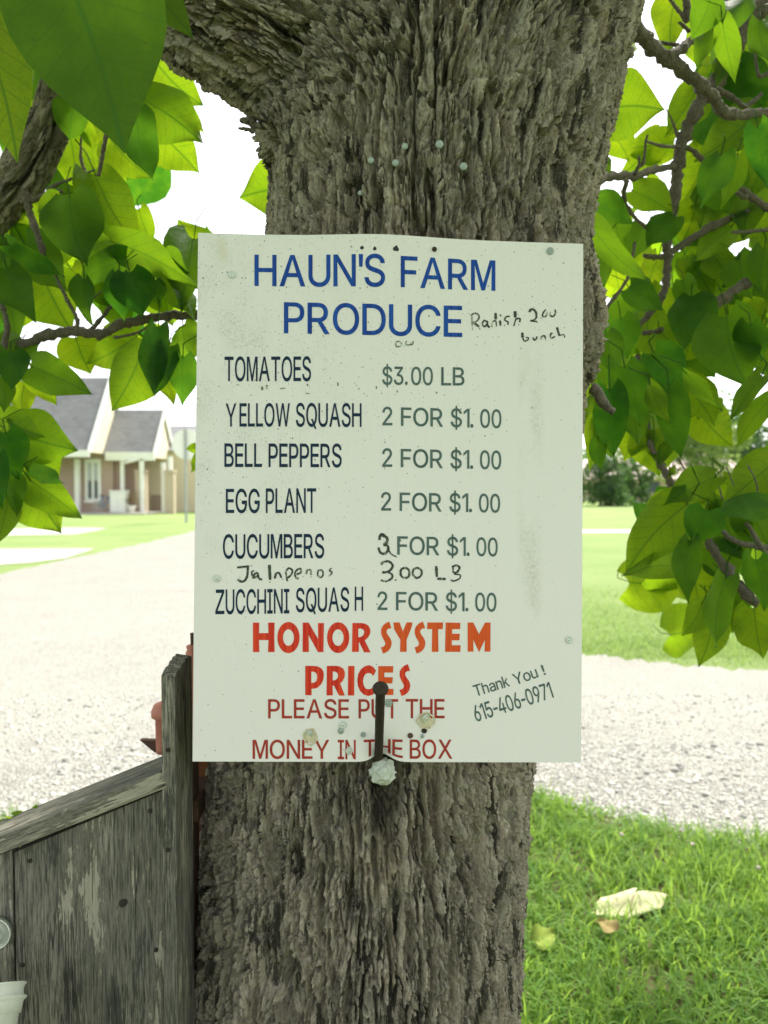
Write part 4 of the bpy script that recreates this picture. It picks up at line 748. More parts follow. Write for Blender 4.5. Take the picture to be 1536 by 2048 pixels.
GL = {"H":"60,0 60,509 125,509 125,289 392,289 392,509 457,509 457,0 392,0 392,232 125,232 125,0","A":"8,0 203,509 273,509 471,0 398,0 343,154 135,154 80,0;154,209 324,209 238,450","U":"259,-8 220,-6 186,2 154,15 126,33 103,55 85,80 71,108 63,140 60,173 60,509 124,509 124,178 126,155 132,133 141,113 153,95 169,80 187,68 208,59 232,53 259,52 285,53 309,59 331,68 349,80 364,95 377,113 385,133 391,155 393,178 393,509 457,509 457,173 454,140 446,108 433,80 414,55 391,33 363,15 332,2 297,-6","N":"60,0 60,509 130,509 397,110 397,509 461,509 461,0 391,0 124,400 124,0","'":"78,318 70,509 136,509 128,318","S":"224,-9 188,-7 156,-1 128,9 102,23 81,40 64,60 51,83 42,109 38,137 104,137 108,118 114,102 123,88 136,76 150,66 166,59 185,53 204,50 224,49 246,50 267,54 286,60 303,69 317,79 329,92 338,106 344,122 346,139 344,154 340,168 332,179 322,189 296,205 184,239 145,253 112,269 86,289 67,313 56,341 52,372 54,400 62,425 75,448 92,468 113,484 138,498 165,508 195,514 227,516 259,514 289,508 316,498 340,484 360,468 377,449 390,427 398,403 401,378 337,378 332,402 320,421 302,437 280,449 254,456 225,459 185,454 167,448 152,440 139,430 129,418 121,405 117,391 115,376 117,359 122,345 131,334 142,324 155,315 312,264 344,248 359,238 384,213 395,198 402,180 407,161 408,139 406,112 399,87 386,64 370,43 349,25 323,11 294,0 261,-7","F":"60,0 60,509 369,509 369,452 125,452 125,278 346,278 346,221 125,221 125,0","R":"60,0 60,509 236,509 273,506 305,500 333,489 356,473 376,455 390,433 401,408 407,381 409,352 407,323 401,296 390,271 376,250 356,232 333,217 305,206 300,204 436,0 357,0 235,198 125,198 125,0;125,255 234,255 258,256 280,260 298,267 313,276 325,287 334,300 340,316 344,333 345,352 344,371 340,389 334,405 325,419 313,430 298,440 258,451 233,452 125,452","M":"60,0 60,509 158,509 290,110 424,509 520,509 520,0 456,0 456,425 318,0 260,0 124,430 124,0","P":"60,0 60,509 235,509 272,506 305,499 332,487 356,471 375,452 390,430 400,404 407,377 409,348 407,318 400,291 390,265 375,243 356,223 332,207 305,195 272,188 235,186 125,186 125,0;125,242 233,242 257,244 279,248 297,256 312,266 324,279 333,294 339,310 343,328 344,348 343,367 339,385 333,402 324,416 312,428 297,439 279,446 257,451 232,452 125,452","O":"267,-7 225,-3 186,7 150,25 119,49 92,79 70,115 53,157 44,203 40,254 44,305 53,352 70,393 92,429 119,459 150,484 186,501 225,512 267,516 309,512 348,501 384,484 415,459 442,429 464,393 480,352 490,305 493,254 490,203 480,157 464,115 442,79 415,49 384,25 348,7 309,-3;267,53 296,55 324,63 349,76 372,94 392,116 408,144 420,176 428,213 430,254 428,295 420,332 408,365 392,392 372,415 349,433 324,446 296,453 267,456 237,453 210,445 184,433 161,415 142,392 125,364 113,332 106,295 103,254 106,213 113,176 125,144 142,117 161,94 184,76 210,63 237,55","D":"60,0 60,509 225,509 273,505 315,495 353,478 385,455 412,426 433,391 449,351 458,306 462,255 458,205 449,159 433,119 411,83 384,54 351,31 312,14 268,3 219,0;125,57 215,57 254,60 288,68 318,81 343,99 363,122 379,149 390,181 397,216 399,255 397,294 390,329 379,361 364,388 344,410 320,428 291,441 258,449 221,452 125,452","C":"267,-7 225,-3 186,7 150,25 119,49 92,79 70,115 53,157 44,203 40,254 44,305 53,352 70,393 92,429 119,459 150,484 186,501 225,512 267,516 317,511 362,496 383,485 402,471 419,456 435,438 448,418 459,397 467,373 473,348 408,348 404,365 389,395 380,407 344,437 330,444 300,453 267,456 237,453 209,445 184,432 161,414 141,391 125,364 113,332 106,295 103,254 106,213 113,177 125,145 141,117 161,94 184,76 210,63 237,56 267,53 300,56 330,65 344,72 369,90 389,114 397,128 404,144 408,160 473,160 467,135 459,112 448,91 435,71 420,53 383,24 363,13 317,-2 293,-6","E":"60,0 60,509 372,509 372,452 125,452 125,286 355,286 355,229 125,229 125,57 375,57 375,0","T":"32,452 32,509 417,509 417,452 257,452 257,0 193,0 193,452","B":"60,0 60,509 241,509 274,507 304,501 329,491 350,477 367,461 381,442 390,421 396,398 398,374 397,353 393,336 387,320 368,295 343,278 315,267 315,262 331,260 347,254 363,245 378,234 391,220 402,203 411,184 416,161 418,136 416,111 410,88 400,67 386,48 368,31 344,18 317,8 284,2 247,0;125,57 245,57 281,60 309,67 330,80 344,96 353,115 355,137 354,153 350,169 342,184 333,197 320,209 306,218 289,225 269,229 248,231 125,231;125,285 238,285 273,290 288,296 302,304 314,314 323,326 330,340 335,355 336,372 333,393 326,412 313,429 294,442 270,449 240,452 125,452","L":"60,0 60,509 125,509 125,57 361,57 361,0","Y":"203,0 203,208 16,509 91,509 250,230 224,230 381,509 455,509 268,208 268,0","W":"8,509 75,509 172,105 285,509 360,509 470,105 568,509 636,509 505,0 438,0 322,420 205,0 138,0","Q":"245,159 313,159 468,-48 401,-48;267,-7 225,-3 186,7 150,25 119,49 92,79 70,115 53,157 44,203 40,254 44,305 53,352 70,393 92,429 119,459 150,484 186,501 225,512 267,516 309,512 348,501 384,484 415,459 442,429 464,393 480,352 490,305 493,254 490,203 480,157 464,115 442,79 415,49 384,25 348,7 309,-3;267,53 296,55 324,63 349,76 372,94 392,116 408,144 420,176 428,213 430,254 428,295 420,332 408,365 392,392 372,415 349,433 324,446 296,453 267,456 237,453 210,445 184,433 161,415 142,392 125,364 113,332 106,295 103,254 106,213 113,176 125,144 142,117 161,94 184,76 210,63 237,55","G":"269,-7 225,-3 185,7 149,25 118,49 91,79 69,116 53,157 43,203 40,254 43,305 53,352 69,393 91,429 117,459 149,484 184,501 223,512 265,516 291,514 316,510 340,504 363,494 384,483 403,469 421,453 436,436 449,416 460,395 468,373 474,349 408,349 402,365 378,406 368,417 344,436 330,443 300,453 265,456 236,453 209,445 183,432 160,414 141,392 125,364 113,332 106,295 103,254 106,213 113,177 125,145 141,117 161,95 184,76 210,63 238,56 269,53 296,55 322,61 345,71 365,85 382,102 396,123 407,147 413,173 415,202 434,199 283,199 283,256 478,256 478,200 475,160 466,124 451,91 431,62 406,38 377,19 344,5 308,-4","I":"31,0 31,57 118,57 118,452 31,452 31,509 269,509 269,452 183,452 183,57 269,57 269,0","Z":"20,0 20,62 330,449 45,449 45,509 420,509 420,449 105,60 430,60 430,0","X":"8,0 205,265 30,509 110,509 245,317 378,509 455,509 284,268 482,0 402,0 244,222 86,0","0":"227,-7 191,-3 158,7 130,24 105,48 85,77 69,113 57,155 50,202 48,254 50,306 57,353 69,395 85,431 106,461 130,484 159,502 191,512 227,516 262,512 295,502 323,484 348,461 368,431 384,395 396,353 403,306 405,254 403,202 396,155 384,113 368,77 348,48 323,24 295,7 263,-3;227,50 250,52 271,60 290,74 306,92 320,116 330,144 338,176 342,213 344,254 342,295 338,332 330,365 320,393 306,416 290,435 271,449 250,457 227,460 203,457 182,449 163,435 147,416 134,393 123,365 115,332 111,295 109,254 111,213 115,176 123,144 134,116 147,92 163,74 182,60 203,52","1":"276,509 276,0 212,0 212,448 86,358 86,427 198,509","2":"64,0 64,47 311,327 316,341 319,356 320,371 319,389 315,405 308,419 298,431 287,441 273,449 258,455 224,460 205,458 188,454 172,447 159,438 148,427 139,413 132,398 128,381 127,362 66,362 68,391 75,418 86,442 102,464 121,482 143,496 168,507 196,513 225,516 254,513 281,507 306,497 328,482 346,465 361,445 372,423 379,398 381,372 380,354 377,336 363,299 317,235 153,60 389,57 389,0","3":"218,-7 188,-5 159,1 133,10 108,22 88,38 70,57 57,79 48,104 44,132 109,132 112,115 118,100 126,87 137,76 150,66 165,59 182,54 200,51 219,50 239,51 258,55 275,61 291,69 304,80 315,93 323,108 328,125 329,145 328,163 323,180 316,196 306,211 292,223 275,234 254,241 229,246 201,248 157,248 157,299 288,448 70,452 70,509 372,509 372,461 211,278 211,289 247,290 279,286 308,276 333,262 354,244 371,222 383,198 391,173 393,145 390,116 383,90 370,66 354,45 333,27 309,12 281,2 251,-5","4":"40,105 40,158 247,509 311,509 109,166 413,163 413,105;282,0 282,318 343,318 343,0","5":"221,-7 192,-5 165,1 140,11 118,25 99,41 83,60 71,82 63,105 60,130 122,130 125,115 130,102 138,89 148,78 160,68 173,60 188,54 204,51 221,50 241,51 259,56 276,64 291,75 304,89 314,104 322,122 326,141 328,162 326,183 321,203 314,221 303,237 290,251 275,262 257,270 238,275 218,277 201,276 184,273 152,262 139,255 128,246 67,253 96,509 366,509 366,452 151,452 134,301 148,311 178,325 194,330 212,333 229,334 252,332 274,328 294,321 313,311 330,299 345,285 358,269 370,251 379,231 386,210 390,187 391,163 388,132 381,102 369,76 352,52 332,32 309,15 282,3 253,-4","6":"226,-7 196,-4 168,3 142,15 119,31 100,51 84,74 73,101 66,130 64,162 65,187 71,212 80,239 93,268 112,302 252,509 322,509 151,261 145,261 165,288 184,302 208,311 235,314 265,312 291,305 316,295 337,280 355,262 370,240 380,215 387,187 389,157 387,127 379,98 368,73 352,50 333,30 310,14 284,3 257,-4;226,48 245,50 263,55 279,63 293,73 304,86 314,101 322,119 326,137 327,157 326,178 322,196 314,213 304,228 293,241 279,251 263,259 245,264 226,265 207,264 190,259 174,252 160,241 148,229 138,214 131,197 126,179 125,158 126,138 131,119 138,102 148,86 160,73 174,63 190,55 207,50","7":"97,0 323,448 62,452 62,509 391,509 391,449 165,0","8":"226,-7 193,-5 163,1 136,11 111,25 91,42 74,62 62,84 54,109 52,135 53,156 58,176 65,195 75,212 87,228 101,241 117,252 134,260 153,265 129,276 109,289 93,308 80,330 73,354 70,380 73,405 79,429 90,450 106,469 124,485 146,498 170,508 197,514 226,516 255,514 282,508 306,498 328,485 346,469 361,450 373,429 379,405 382,380 379,354 372,330 359,308 343,289 323,276 300,267 319,260 335,252 351,241 365,228 377,212 387,195 395,176 399,156 401,135 398,109 391,84 378,62 362,42 341,25 317,11 289,1 259,-5;226,49 248,50 267,54 285,60 300,69 313,79 323,91 331,106 335,121 337,139 335,157 330,173 322,189 312,202 283,223 265,230 247,234 226,235 206,234 187,230 169,223 140,202 130,189 122,173 117,157 115,139 117,121 121,106 129,91 139,79 152,69 167,60 185,54 205,50;226,290 244,291 260,294 274,300 287,308 298,318 307,330 314,344 318,359 319,376 318,392 314,407 308,420 299,432 288,442 275,449 260,455 244,459 226,460 208,459 192,455 177,449 164,442 153,432 138,407 134,392 133,376 134,359 138,344 145,330 154,318 165,308 178,300 193,294 209,291","9":"224,516 254,513 282,506 308,494 331,478 350,458 366,435 377,408 384,379 386,347 385,322 379,297 370,270 357,241 338,207 198,0 128,0 299,248 305,248 285,221 266,207 242,198 215,195 185,197 159,204 134,214 113,229 95,247 80,269 70,294 63,322 61,352 63,382 71,411 82,436 98,459 117,479 140,495 166,506 193,513;224,461 205,459 187,454 171,446 157,436 146,423 136,408 128,390 124,372 123,352 124,331 128,313 136,296 146,281 157,268 171,258 187,250 205,245 224,244 243,245 260,250 276,257 290,268 302,280 312,295 319,312 324,330 325,351 324,371 319,390 312,407 302,423 290,436 276,446 260,454 243,459","$":"202,-74 202,583 244,583 244,-74;224,-9 188,-7 156,-1 128,9 102,23 81,40 64,60 51,83 42,109 38,137 104,137 108,118 114,102 123,88 136,76 150,66 166,59 185,53 204,50 224,49 246,50 267,54 286,60 303,69 317,79 329,92 338,106 344,122 346,139 344,154 340,168 332,179 322,189 296,205 184,239 145,253 112,269 86,289 67,313 56,341 52,372 54,400 62,425 75,448 92,468 113,484 138,498 165,508 195,514 227,516 259,514 289,508 316,498 340,484 360,468 377,449 390,427 398,403 401,378 337,378 332,402 320,421 302,437 280,449 254,456 225,459 185,454 167,448 152,440 139,430 129,418 121,405 117,391 115,376 117,359 122,345 131,334 142,324 155,315 312,264 344,248 359,238 384,213 395,198 402,180 407,161 408,139 406,112 399,87 386,64 370,43 349,25 323,11 294,0 261,-7",".":"95,-4 83,-3 73,1 63,9 55,18 51,29 50,41 51,53 55,64 63,73 73,81 83,85 95,87 107,85 118,81 128,73 135,64 140,53 141,41 140,29 135,18 128,9 118,1 107,-3","-":"337,244 337,188 114,188 114,244","!":"80,140 62,380 62,509 135,509 135,380 116,140;62,0 62,70 135,70 135,0","h":"114,227 114,0 53,0 53,509 114,509 114,287 102,287 116,319 132,344 152,362 175,374 200,382 227,384 252,383 275,377 295,369 313,356 328,340 341,321 350,298 355,271 357,240 357,0 296,0 296,235 293,263 286,286 273,304 256,318 235,326 210,329 192,328 176,324 161,317 147,308 136,297 126,283 119,266 115,248","a":"160,-9 137,-7 115,-3 94,5 76,15 60,29 48,45 38,63 32,84 30,108 32,128 36,146 43,161 53,174 64,184 78,193 92,200 125,211 257,231 265,235 271,240 274,246 276,255 275,272 272,285 267,297 260,307 251,315 240,322 227,327 212,330 196,331 178,330 163,327 149,322 137,316 104,283 100,274 41,291 51,313 64,331 79,346 95,358 114,368 133,375 153,380 173,383 208,384 255,375 271,369 300,350 312,336 322,320 330,301 335,278 337,251 337,0 277,0 277,52 272,52 267,43 242,16 215,1 199,-4;170,45 192,47 211,51 228,59 242,68 254,80 263,93 270,108 274,122 276,138 276,190 267,184 134,159 112,147 103,139 97,130 93,118 92,105 93,93 96,82 102,72 109,64 119,57 142,48","n":"114,227 114,0 53,0 53,379 112,379 112,287 102,287 116,319 132,344 152,362 175,374 200,382 227,384 252,383 275,377 295,369 313,356 328,340 341,321 350,298 355,271 357,240 357,0 296,0 296,235 293,263 286,286 273,304 256,318 235,326 210,329 192,328 176,324 161,317 147,308 136,297 126,283 119,266 115,248","k":"55,0 55,509 116,509 116,215 262,370 342,370 205,233 358,0 284,0 160,190 116,148 116,0","o":"207,-8 174,-5 144,3 117,16 93,35 72,58 56,85 44,116 37,150 34,187 37,225 44,260 56,291 72,318 93,341 117,360 144,374 174,382 207,384 241,382 271,374 299,360 323,341 343,318 359,291 371,260 379,225 381,187 379,150 371,116 359,85 343,58 323,35 299,16 271,3 241,-5;207,46 231,49 252,55 270,66 285,80 298,97 307,117 314,139 318,163 319,187 318,212 314,236 307,258 298,278 285,296 270,310 252,321 231,328 207,330 184,328 163,321 145,310 130,296 118,278 108,258 102,236 98,212 96,187 98,163 102,139 108,117 118,97 130,80 145,66 163,55 184,49","u":"182,-5 158,-3 135,2 115,11 97,23 82,39 69,59 60,82 54,109 53,139 53,379 114,379 114,144 116,117 124,94 137,75 154,61 175,53 200,50 218,51 234,55 249,62 263,71 274,83 283,97 290,113 295,132 296,153 296,379 357,379 357,0 298,0 298,92 307,92 294,60 277,35 257,17 234,5 209,-3"}
ADV = {}
BOLD_BY = 7
def offset(l, d):
    out = []; n = len(l)
    for i in range(n):
        a, b, c = np.array(l[i-1]), np.array(l[i]), np.array(l[(i+1) % n]); u = (b-a) / (np.linalg.norm(b-a) + 1e-9); v = (c-b) / (np.linalg.norm(c-b) + 1e-9)
        n1 = np.array([u[1], -u[0]]); n2 = np.array([v[1], -v[0]]); m_ = n1 + n2; q = m_ / max(.6, float(m_ @ n1))
        out.append(tuple(b + q * d))
    return out
def glyph_groups(ch):
    loops = [[tuple(map(float, p.split(','))) for p in l.split(' ')] for l in GL[ch].split(';')]
    area = lambda l: sum(l[i-1][0]*l[i][1] - l[i][0]*l[i-1][1] for i in range(len(l))) / 2
    A = [area(l) for l in loops]; sg = A[max(range(len(A)), key=lambda i: abs(A[i]))] > 0
    if BOLD_BY:
        loops = [offset(l, BOLD_BY if sg else -BOLD_BY) for l in loops]
    return [[l] + [h for h, b in zip(loops, A) if (b > 0) != sg and in_poly(np.array([h[0]]), l)[0]] for l, a in zip(loops, A) if (a > 0) == sg]
LETTERS = {}
def put_poly(key, groups, fn):
    """groups of [outer, hole...] in local units; fn maps to photo pixels -> sign face"""
    m, uvs = LETTERS.setdefault(key, (MB(), []))
    for gi, gr in enumerate(groups):
        flat = [p for l in gr for p in l]; tris = tessellate_polygon([[Vector((x, y, 0)) for x, y in l] for l in gr])
        pts, T = list(flat), [tuple(t) for t in tris]
        uv = [p2uv(*fn(*p)) for p in pts]
        if min(v for _, v in uv) < .12 and max(v for _, v in uv) < .2:      # near the dent: refine
            for _ in range(2):
                nt, mid = [], {}
                def md_(a, b):
                    k_ = (min(a, b), max(a, b))
                    if k_ not in mid: mid[k_] = len(uv); uv.append(((uv[a][0]+uv[b][0])/2, (uv[a][1]+uv[b][1])/2))
                    return mid[k_]
                for a, b, c in T:
                    ab, bc_, ca = md_(a, b), md_(b, c), md_(c, a); nt += [(a, ab, ca), (ab, b, bc_), (ca, bc_, c), (ab, bc_, ca)]
                T = nt
        W_ = [uv2w(u, v, .00035 + .00006 * gi) for u, v in uv]
        T2 = []
        for t in T:
            a, b, c = (W_[i] for i in t); T2.append(t if np.dot(np.cross(b-a, c-a), n_s) > 0 else t[::-1])
        m.add(W_, T2); uvs.extend(uv)
def word(key, txt, x0, x1, yb0, yb1, cap, kern=55):
    """txt set between x0 and x1 on a baseline from (x0,yb0) to (x1,yb1), cap height in photo pixels"""
    x = 0; items = []
    for ch in txt:
        gs = glyph_groups(ch); xs = [p[0] for gr in gs for p in gr[0]]; items.append((gs, x - min(xs))); x += max(xs) - min(xs) + kern * (.45 if ch in ".'1-" else 1)
    x -= kern * (.45 if txt[-1] in ".'1-" else 1); k = (x1 - x0) / x; sl = (yb1 - yb0) / (x1 - x0)
    for gs, dx in items:
        put_poly(key, gs, lambda a, b, dx=dx: (x0 + (a + dx) * k, yb0 + (a + dx) * k * sl - b / 509 * cap))
def word_rot(key, txt, xa, ya, xb, yb, cap, kern=55):
    ux, uy = xb - xa, yb - ya; L = math.hypot(ux, uy); ux /= L; uy /= L; x = 0; items = []
    for ch in txt:
        gs = glyph_groups(ch); xs = [p[0] for gr in gs for p in gr[0]]; items.append((gs, x - min(xs))); x += max(xs) - min(xs) + kern
    k = L / (x - kern)
    for gs, dx in items:
        put_poly(key, gs, lambda a, b, dx=dx: (xa + ux*(a+dx)*k + uy*b/509*cap, ya + uy*(a+dx)*k - ux*b/509*cap))
for t_ in (("HAUN'S", 508.6, 769.6, 570.8, 576, 61), ("FARM", 800.8, 990.4, 576.6, 581, 59), ): word("h1", *t_)
word('h2', "PRODUCE", 567.5, 924, 665.6, 673.4, 60.5)
word('i1', "TOMATOES", 449, 621.7, 762, 761.5, 48)
word('i2', "Y", 451.4, 472.7, 852.6, 852.6, 45); word('i2', "ELLOW", 479, 579.5, 852.6, 852.6, 45.5); word('i2', "SQUASH", 591.5, 722.7, 852.6, 853, 46)
word('i3', "BELL", 449, 524, 933.3, 933.3, 46); word('i3', "PEPPERS", 537, 683, 933.5, 933.8, 46)
word('i4', "EGG", 451.9, 519.6, 1025.3, 1025.3, 47); word('i4', "PLANT", 531.6, 632, 1025.3, 1025, 48)
word('i5', "CUCUMBERS", 446, 648, 1116.5, 1115.5, 47.4)
word('i6', "ZUCCHINI", 431, 578.4, 1227.4, 1226, 48); word('i6', "SQUAS", 591.5, 698, 1223.5, 1222, 47); word('i6', "H", 709, 725.8, 1221, 1221, 47)
word('p1', "$3.", 763.9, 814.9, 768.8, 769.2, 35.5); word('p1', "00", 821.7, 865.4, 769.5, 770, 35.5); word('p1', "LB", 882, 928.4, 770.2, 770.6, 35.5)
def price(key, x, y, y2, s=1.0, two=True):
    k = (y2 - y) / 238
    f_ = lambda a: y + a * k
    if two: word(key, "2", x, x + 20, y, y, 36)
    word(key, "FOR", x + 37, x + 121.5, f_(37), f_(121), 36); word(key, "$1.", x + 136.5, x + 182, f_(136), f_(182), 36.5); word(key, "00", x + 195.5, x + 238, f_(195), f_(238), 36.5)
price('p2', 764.4, 850, 856); price('p3', 764, 933, 938.5); price('p4', 761.8, 1020.6, 1024.8); price('p5', 757, 1108, 1112.3, two=False); price('p6', 754.5, 1219.6, 1222.7)
word('n1', "PLEASE", 536, 697.8, 1436, 1436.5, 37.5); word('n1', "PUT", 716.6, 796, 1436.3, 1436.3, 37.5); word('n1', "THE", 811, 888.8, 1436, 1436, 37.5)
word('n2', "MONEY", 505, 658, 1517, 1517, 37); word('n2', "IN", 675, 711, 1518, 1518, 38); word('n2', "THE", 727, 805, 1517, 1516.5, 37); word('n2', "BOX", 819, 904.4, 1517, 1517, 37.5)
word_rot('t1', "Thank", 951, 1393, 1020, 1371.5, 22.5, 45); word_rot('t1', "You", 1030, 1370, 1077, 1353.5, 22.5, 30); word_rot('t1', "!", 1087.5, 1349.5, 1091.5, 1348, 20)
word_rot('t2', "615-406-0971", 952.5, 1443.5, 1107.5, 1394, 32, 60)
# bold red letters, drawn as outlines
def ell(cx, cy, rx, ry, n=28): return [(cx + rx*math.cos(2*math.pi*k/n), cy + ry*math.sin(2*math.pi*k/n)) for k in range(n)]
S_ = [(868, 40), (881, 80), (866, 82), (855, 88), (851, 98), (853, 110), (862, 124), (874, 140), (881, 158), (882, 175), (877, 196), (866, 213), (850, 225), (830, 233), (817, 195), (830, 192), (840, 185), (845, 174), (843, 164), (835, 150), (824, 130), (818, 108), (819, 85), (828, 66), (845, 50)]
def sh(p, dx, dy): return [(x + dx, y + dy) for x, y in p]
BOLD1 = [[[(48, 45), (86, 45), (84, 108), (141, 108), (139, 45), (178, 45), (176, 132), (178, 222), (138, 222), (141, 150), (84, 150), (86, 222), (48, 222)]],
    [ell(261, 135, 67, 94), ell(261, 135, 33, 50)],
    [[(347, 45), (382, 45), (440, 145), (438, 48), (474, 48), (471, 223), (438, 223), (382, 120), (384, 222), (346, 222)]],
    [ell(560, 136, 67, 93), ell(559, 136, 34, 50)],
    [[(646, 48), (700, 48), (722, 52), (740, 63), (751, 80), (754, 97), (751, 116), (742, 132), (730, 145), (720, 153), (755, 225), (716, 225), (688, 165), (684, 165), (684, 222), (643, 222)], [(681, 82), (700, 82), (711, 87), (717, 98), (716, 112), (709, 124), (696, 132), (681, 134)]],
    [S_], [[(893, 45), (930, 45), (950, 100), (972, 45), (1007, 45), (1004, 70), (972, 150), (972, 222), (933, 222), (935, 150), (897, 85)]], [sh(S_, 203, 0)],
    [[(1098, 45), (1193, 45), (1190, 85), (1162, 85), (1164, 222), (1124, 222), (1127, 85), (1096, 85)]],
    [[(1208, 45), (1296, 47), (1294, 85), (1247, 85), (1247, 113), (1293, 113), (1290, 152), (1245, 152), (1245, 182), (1298, 182), (1296, 222), (1204, 222)]],
    [[(1340, 45), (1374, 45), (1408, 115), (1445, 45), (1478, 45), (1477, 220), (1442, 220), (1444, 148), (1409, 223), (1374, 148), (1375, 220), (1340, 220)]]]
BOLD2 = [[[(362, 306), (415, 306), (440, 310), (460, 322), (471, 340), (474, 362), (470, 392), (458, 416), (438, 436), (418, 443), (400, 443), (400, 483), (362, 482)], [(398, 340), (412, 341), (425, 347), (433, 360), (434, 378), (429, 396), (418, 406), (398, 409)]],
    [[(492, 306), (545, 306), (570, 310), (590, 322), (600, 345), (599, 372), (588, 396), (572, 412), (600, 485), (565, 485), (535, 425), (526, 425), (527, 484), (490, 484)], [(527, 340), (542, 341), (554, 348), (560, 362), (556, 380), (545, 391), (527, 395)]],
    [[(620, 307), (658, 307), (656, 485), (618, 485)]],
    [[(788, 335), (772, 367), (756, 351), (738, 349), (722, 358), (712, 378), (709, 400), (714, 425), (724, 442), (740, 448), (758, 444), (775, 434), (788, 462), (768, 480), (742, 488), (715, 480), (692, 458), (679, 428), (675, 392), (681, 356), (696, 328), (722, 308), (748, 302), (770, 312)]],
    [[(802, 308), (892, 308), (890, 347), (838, 347), (838, 375), (890, 375), (886, 412), (840, 412), (840, 445), (893, 445), (892, 482), (800, 482)]], [sh(S_, 112, 256)]]
for key, B_ in (('b1', BOLD1), ('b2', BOLD2)):
    for gr in B_: put_poly(key, [gr], lambda x, y: (490 + x/3.012, 1230 + y/3.012))
# marker handwriting as ribbons
def strokes(key, z, lst):
    ox, oy, k = z
    for gi, (pts, w0) in enumerate(lst):
        if len(pts) == 1: put_poly(key, [[ell(pts[0][0], pts[0][1], w0*.5, w0*.5, 8)]], lambda x, y: (ox + x/k, oy + y/k)); continue
        q = []
        for i in range(len(pts) - 1):
            p0, p1, p2, p3 = (np.array(pts[max(0, min(len(pts)-1, j))], float) for j in (i-1, i, i+1, i+2))
            for s in range(5): t = s/5; q.append(.5*((2*p1) + (p2-p0)*t + (2*p0-5*p1+4*p2-p3)*t*t + (3*p1-p0-3*p2+p3)*t**3))
        q.append(np.array(pts[-1], float)); Lf, Rt = [], []
        for i, p in enumerate(q):
            d = q[min(i+1, len(q)-1)] - q[max(i-1, 0)]; d = d / (np.linalg.norm(d) + 1e-6); nn_ = np.array([-d[1], d[0]])
            w_ = w0 * .62 * (1 + random.uniform(-.18, .18)) * (.75 if i in (0, len(q)-1) else 1)
            Lf.append(p + nn_*w_); Rt.append(p - nn_*w_)
        for i in range(len(q)-1):
            put_poly(key, [[[tuple(Lf[i]), tuple(Lf[i+1]), tuple(Rt[i+1]), tuple(Rt[i])]]], lambda x, y: (ox + x/k, oy + y/k))
strokes('w1', (920, 600, 6.4), [([(150, 205), (152, 300), (160, 385)], 14), ([(130, 200), (190, 170), (240, 200), (225, 260), (165, 290)], 17), ([(165, 285), (245, 345)], 24), ([(250, 368)], 18), ([(345, 275), (305, 265), (282, 310), (310, 340), (345, 310)], 18), ([(340, 265), (355, 330), (378, 352)], 20),
    ([(452, 165), (456, 250)], 28), ([(456, 262), (412, 282), (402, 345)], 15), ([(456, 265), (468, 340)], 12), ([(508, 262), (518, 330)], 24), ([(510, 185), (525, 210)], 14), ([(635, 210), (590, 215), (570, 255), (610, 280), (610, 318)], 17), ([(568, 325)], 16),
    ([(703, 142), (705, 225)], 30), ([(715, 235), (685, 335)], 14), ([(715, 240), (765, 238), (762, 285)], 19), ([(750, 318)], 14), ([(885, 155), (905, 122), (945, 125), (975, 170), (975, 235)], 24), ([(975, 230), (940, 258), (900, 264), (985, 276)], 16), ([(985, 282)], 16), ([(1038, 232)], 16),
    ([(1100, 120), (1060, 170), (1060, 210), (1100, 205), (1115, 150)], 17), ([(1160, 150), (1150, 190), (1190, 210), (1220, 170), (1215, 120)], 17),
    ([(795, 415), (800, 478)], 30), ([(800, 480), (822, 525), (862, 512), (875, 485), (840, 478)], 14), ([(932, 478), (945, 510), (972, 500), (985, 465)], 18), ([(1035, 505), (1045, 468), (1080, 458), (1092, 495)], 18), ([(1097, 510)], 14), ([(1185, 420), (1158, 440), (1165, 488), (1215, 465)], 17), ([(1240, 348), (1272, 460)], 26), ([(1275, 455), (1325, 442), (1342, 482)], 12)])
strokes('w2', (440, 1100, 5.12), [([(175, 178), (300, 165)], 20), ([(325, 160)], 14), ([(285, 175), (280, 260), (255, 310), (218, 322), (180, 298)], 19), ([(325, 215), (330, 290)], 14), ([(325, 215), (352, 212)], 12), ([(385, 228), (350, 250), (345, 285), (385, 262)], 17), ([(385, 230), (400, 290), (433, 300)], 17), ([(505, 150), (513, 305)], 26), ([(510, 328)], 14),
    ([(560, 292), (575, 240), (605, 235), (628, 285)], 18), ([(640, 298)], 14), ([(690, 318), (680, 280), (675, 220), (705, 185), (740, 210), (725, 255), (690, 285)], 16), ([(780, 248), (825, 230), (825, 190), (790, 200), (765, 240), (780, 285), (805, 288)], 16), ([(880, 248), (890, 212), (922, 205), (935, 255)], 18), ([(930, 275)], 14),
    ([(1045, 205), (1005, 210), (1000, 260), (1030, 280), (1055, 250), (1045, 205)], 14), ([(1140, 185), (1118, 210), (1145, 230), (1110, 272)], 13)])
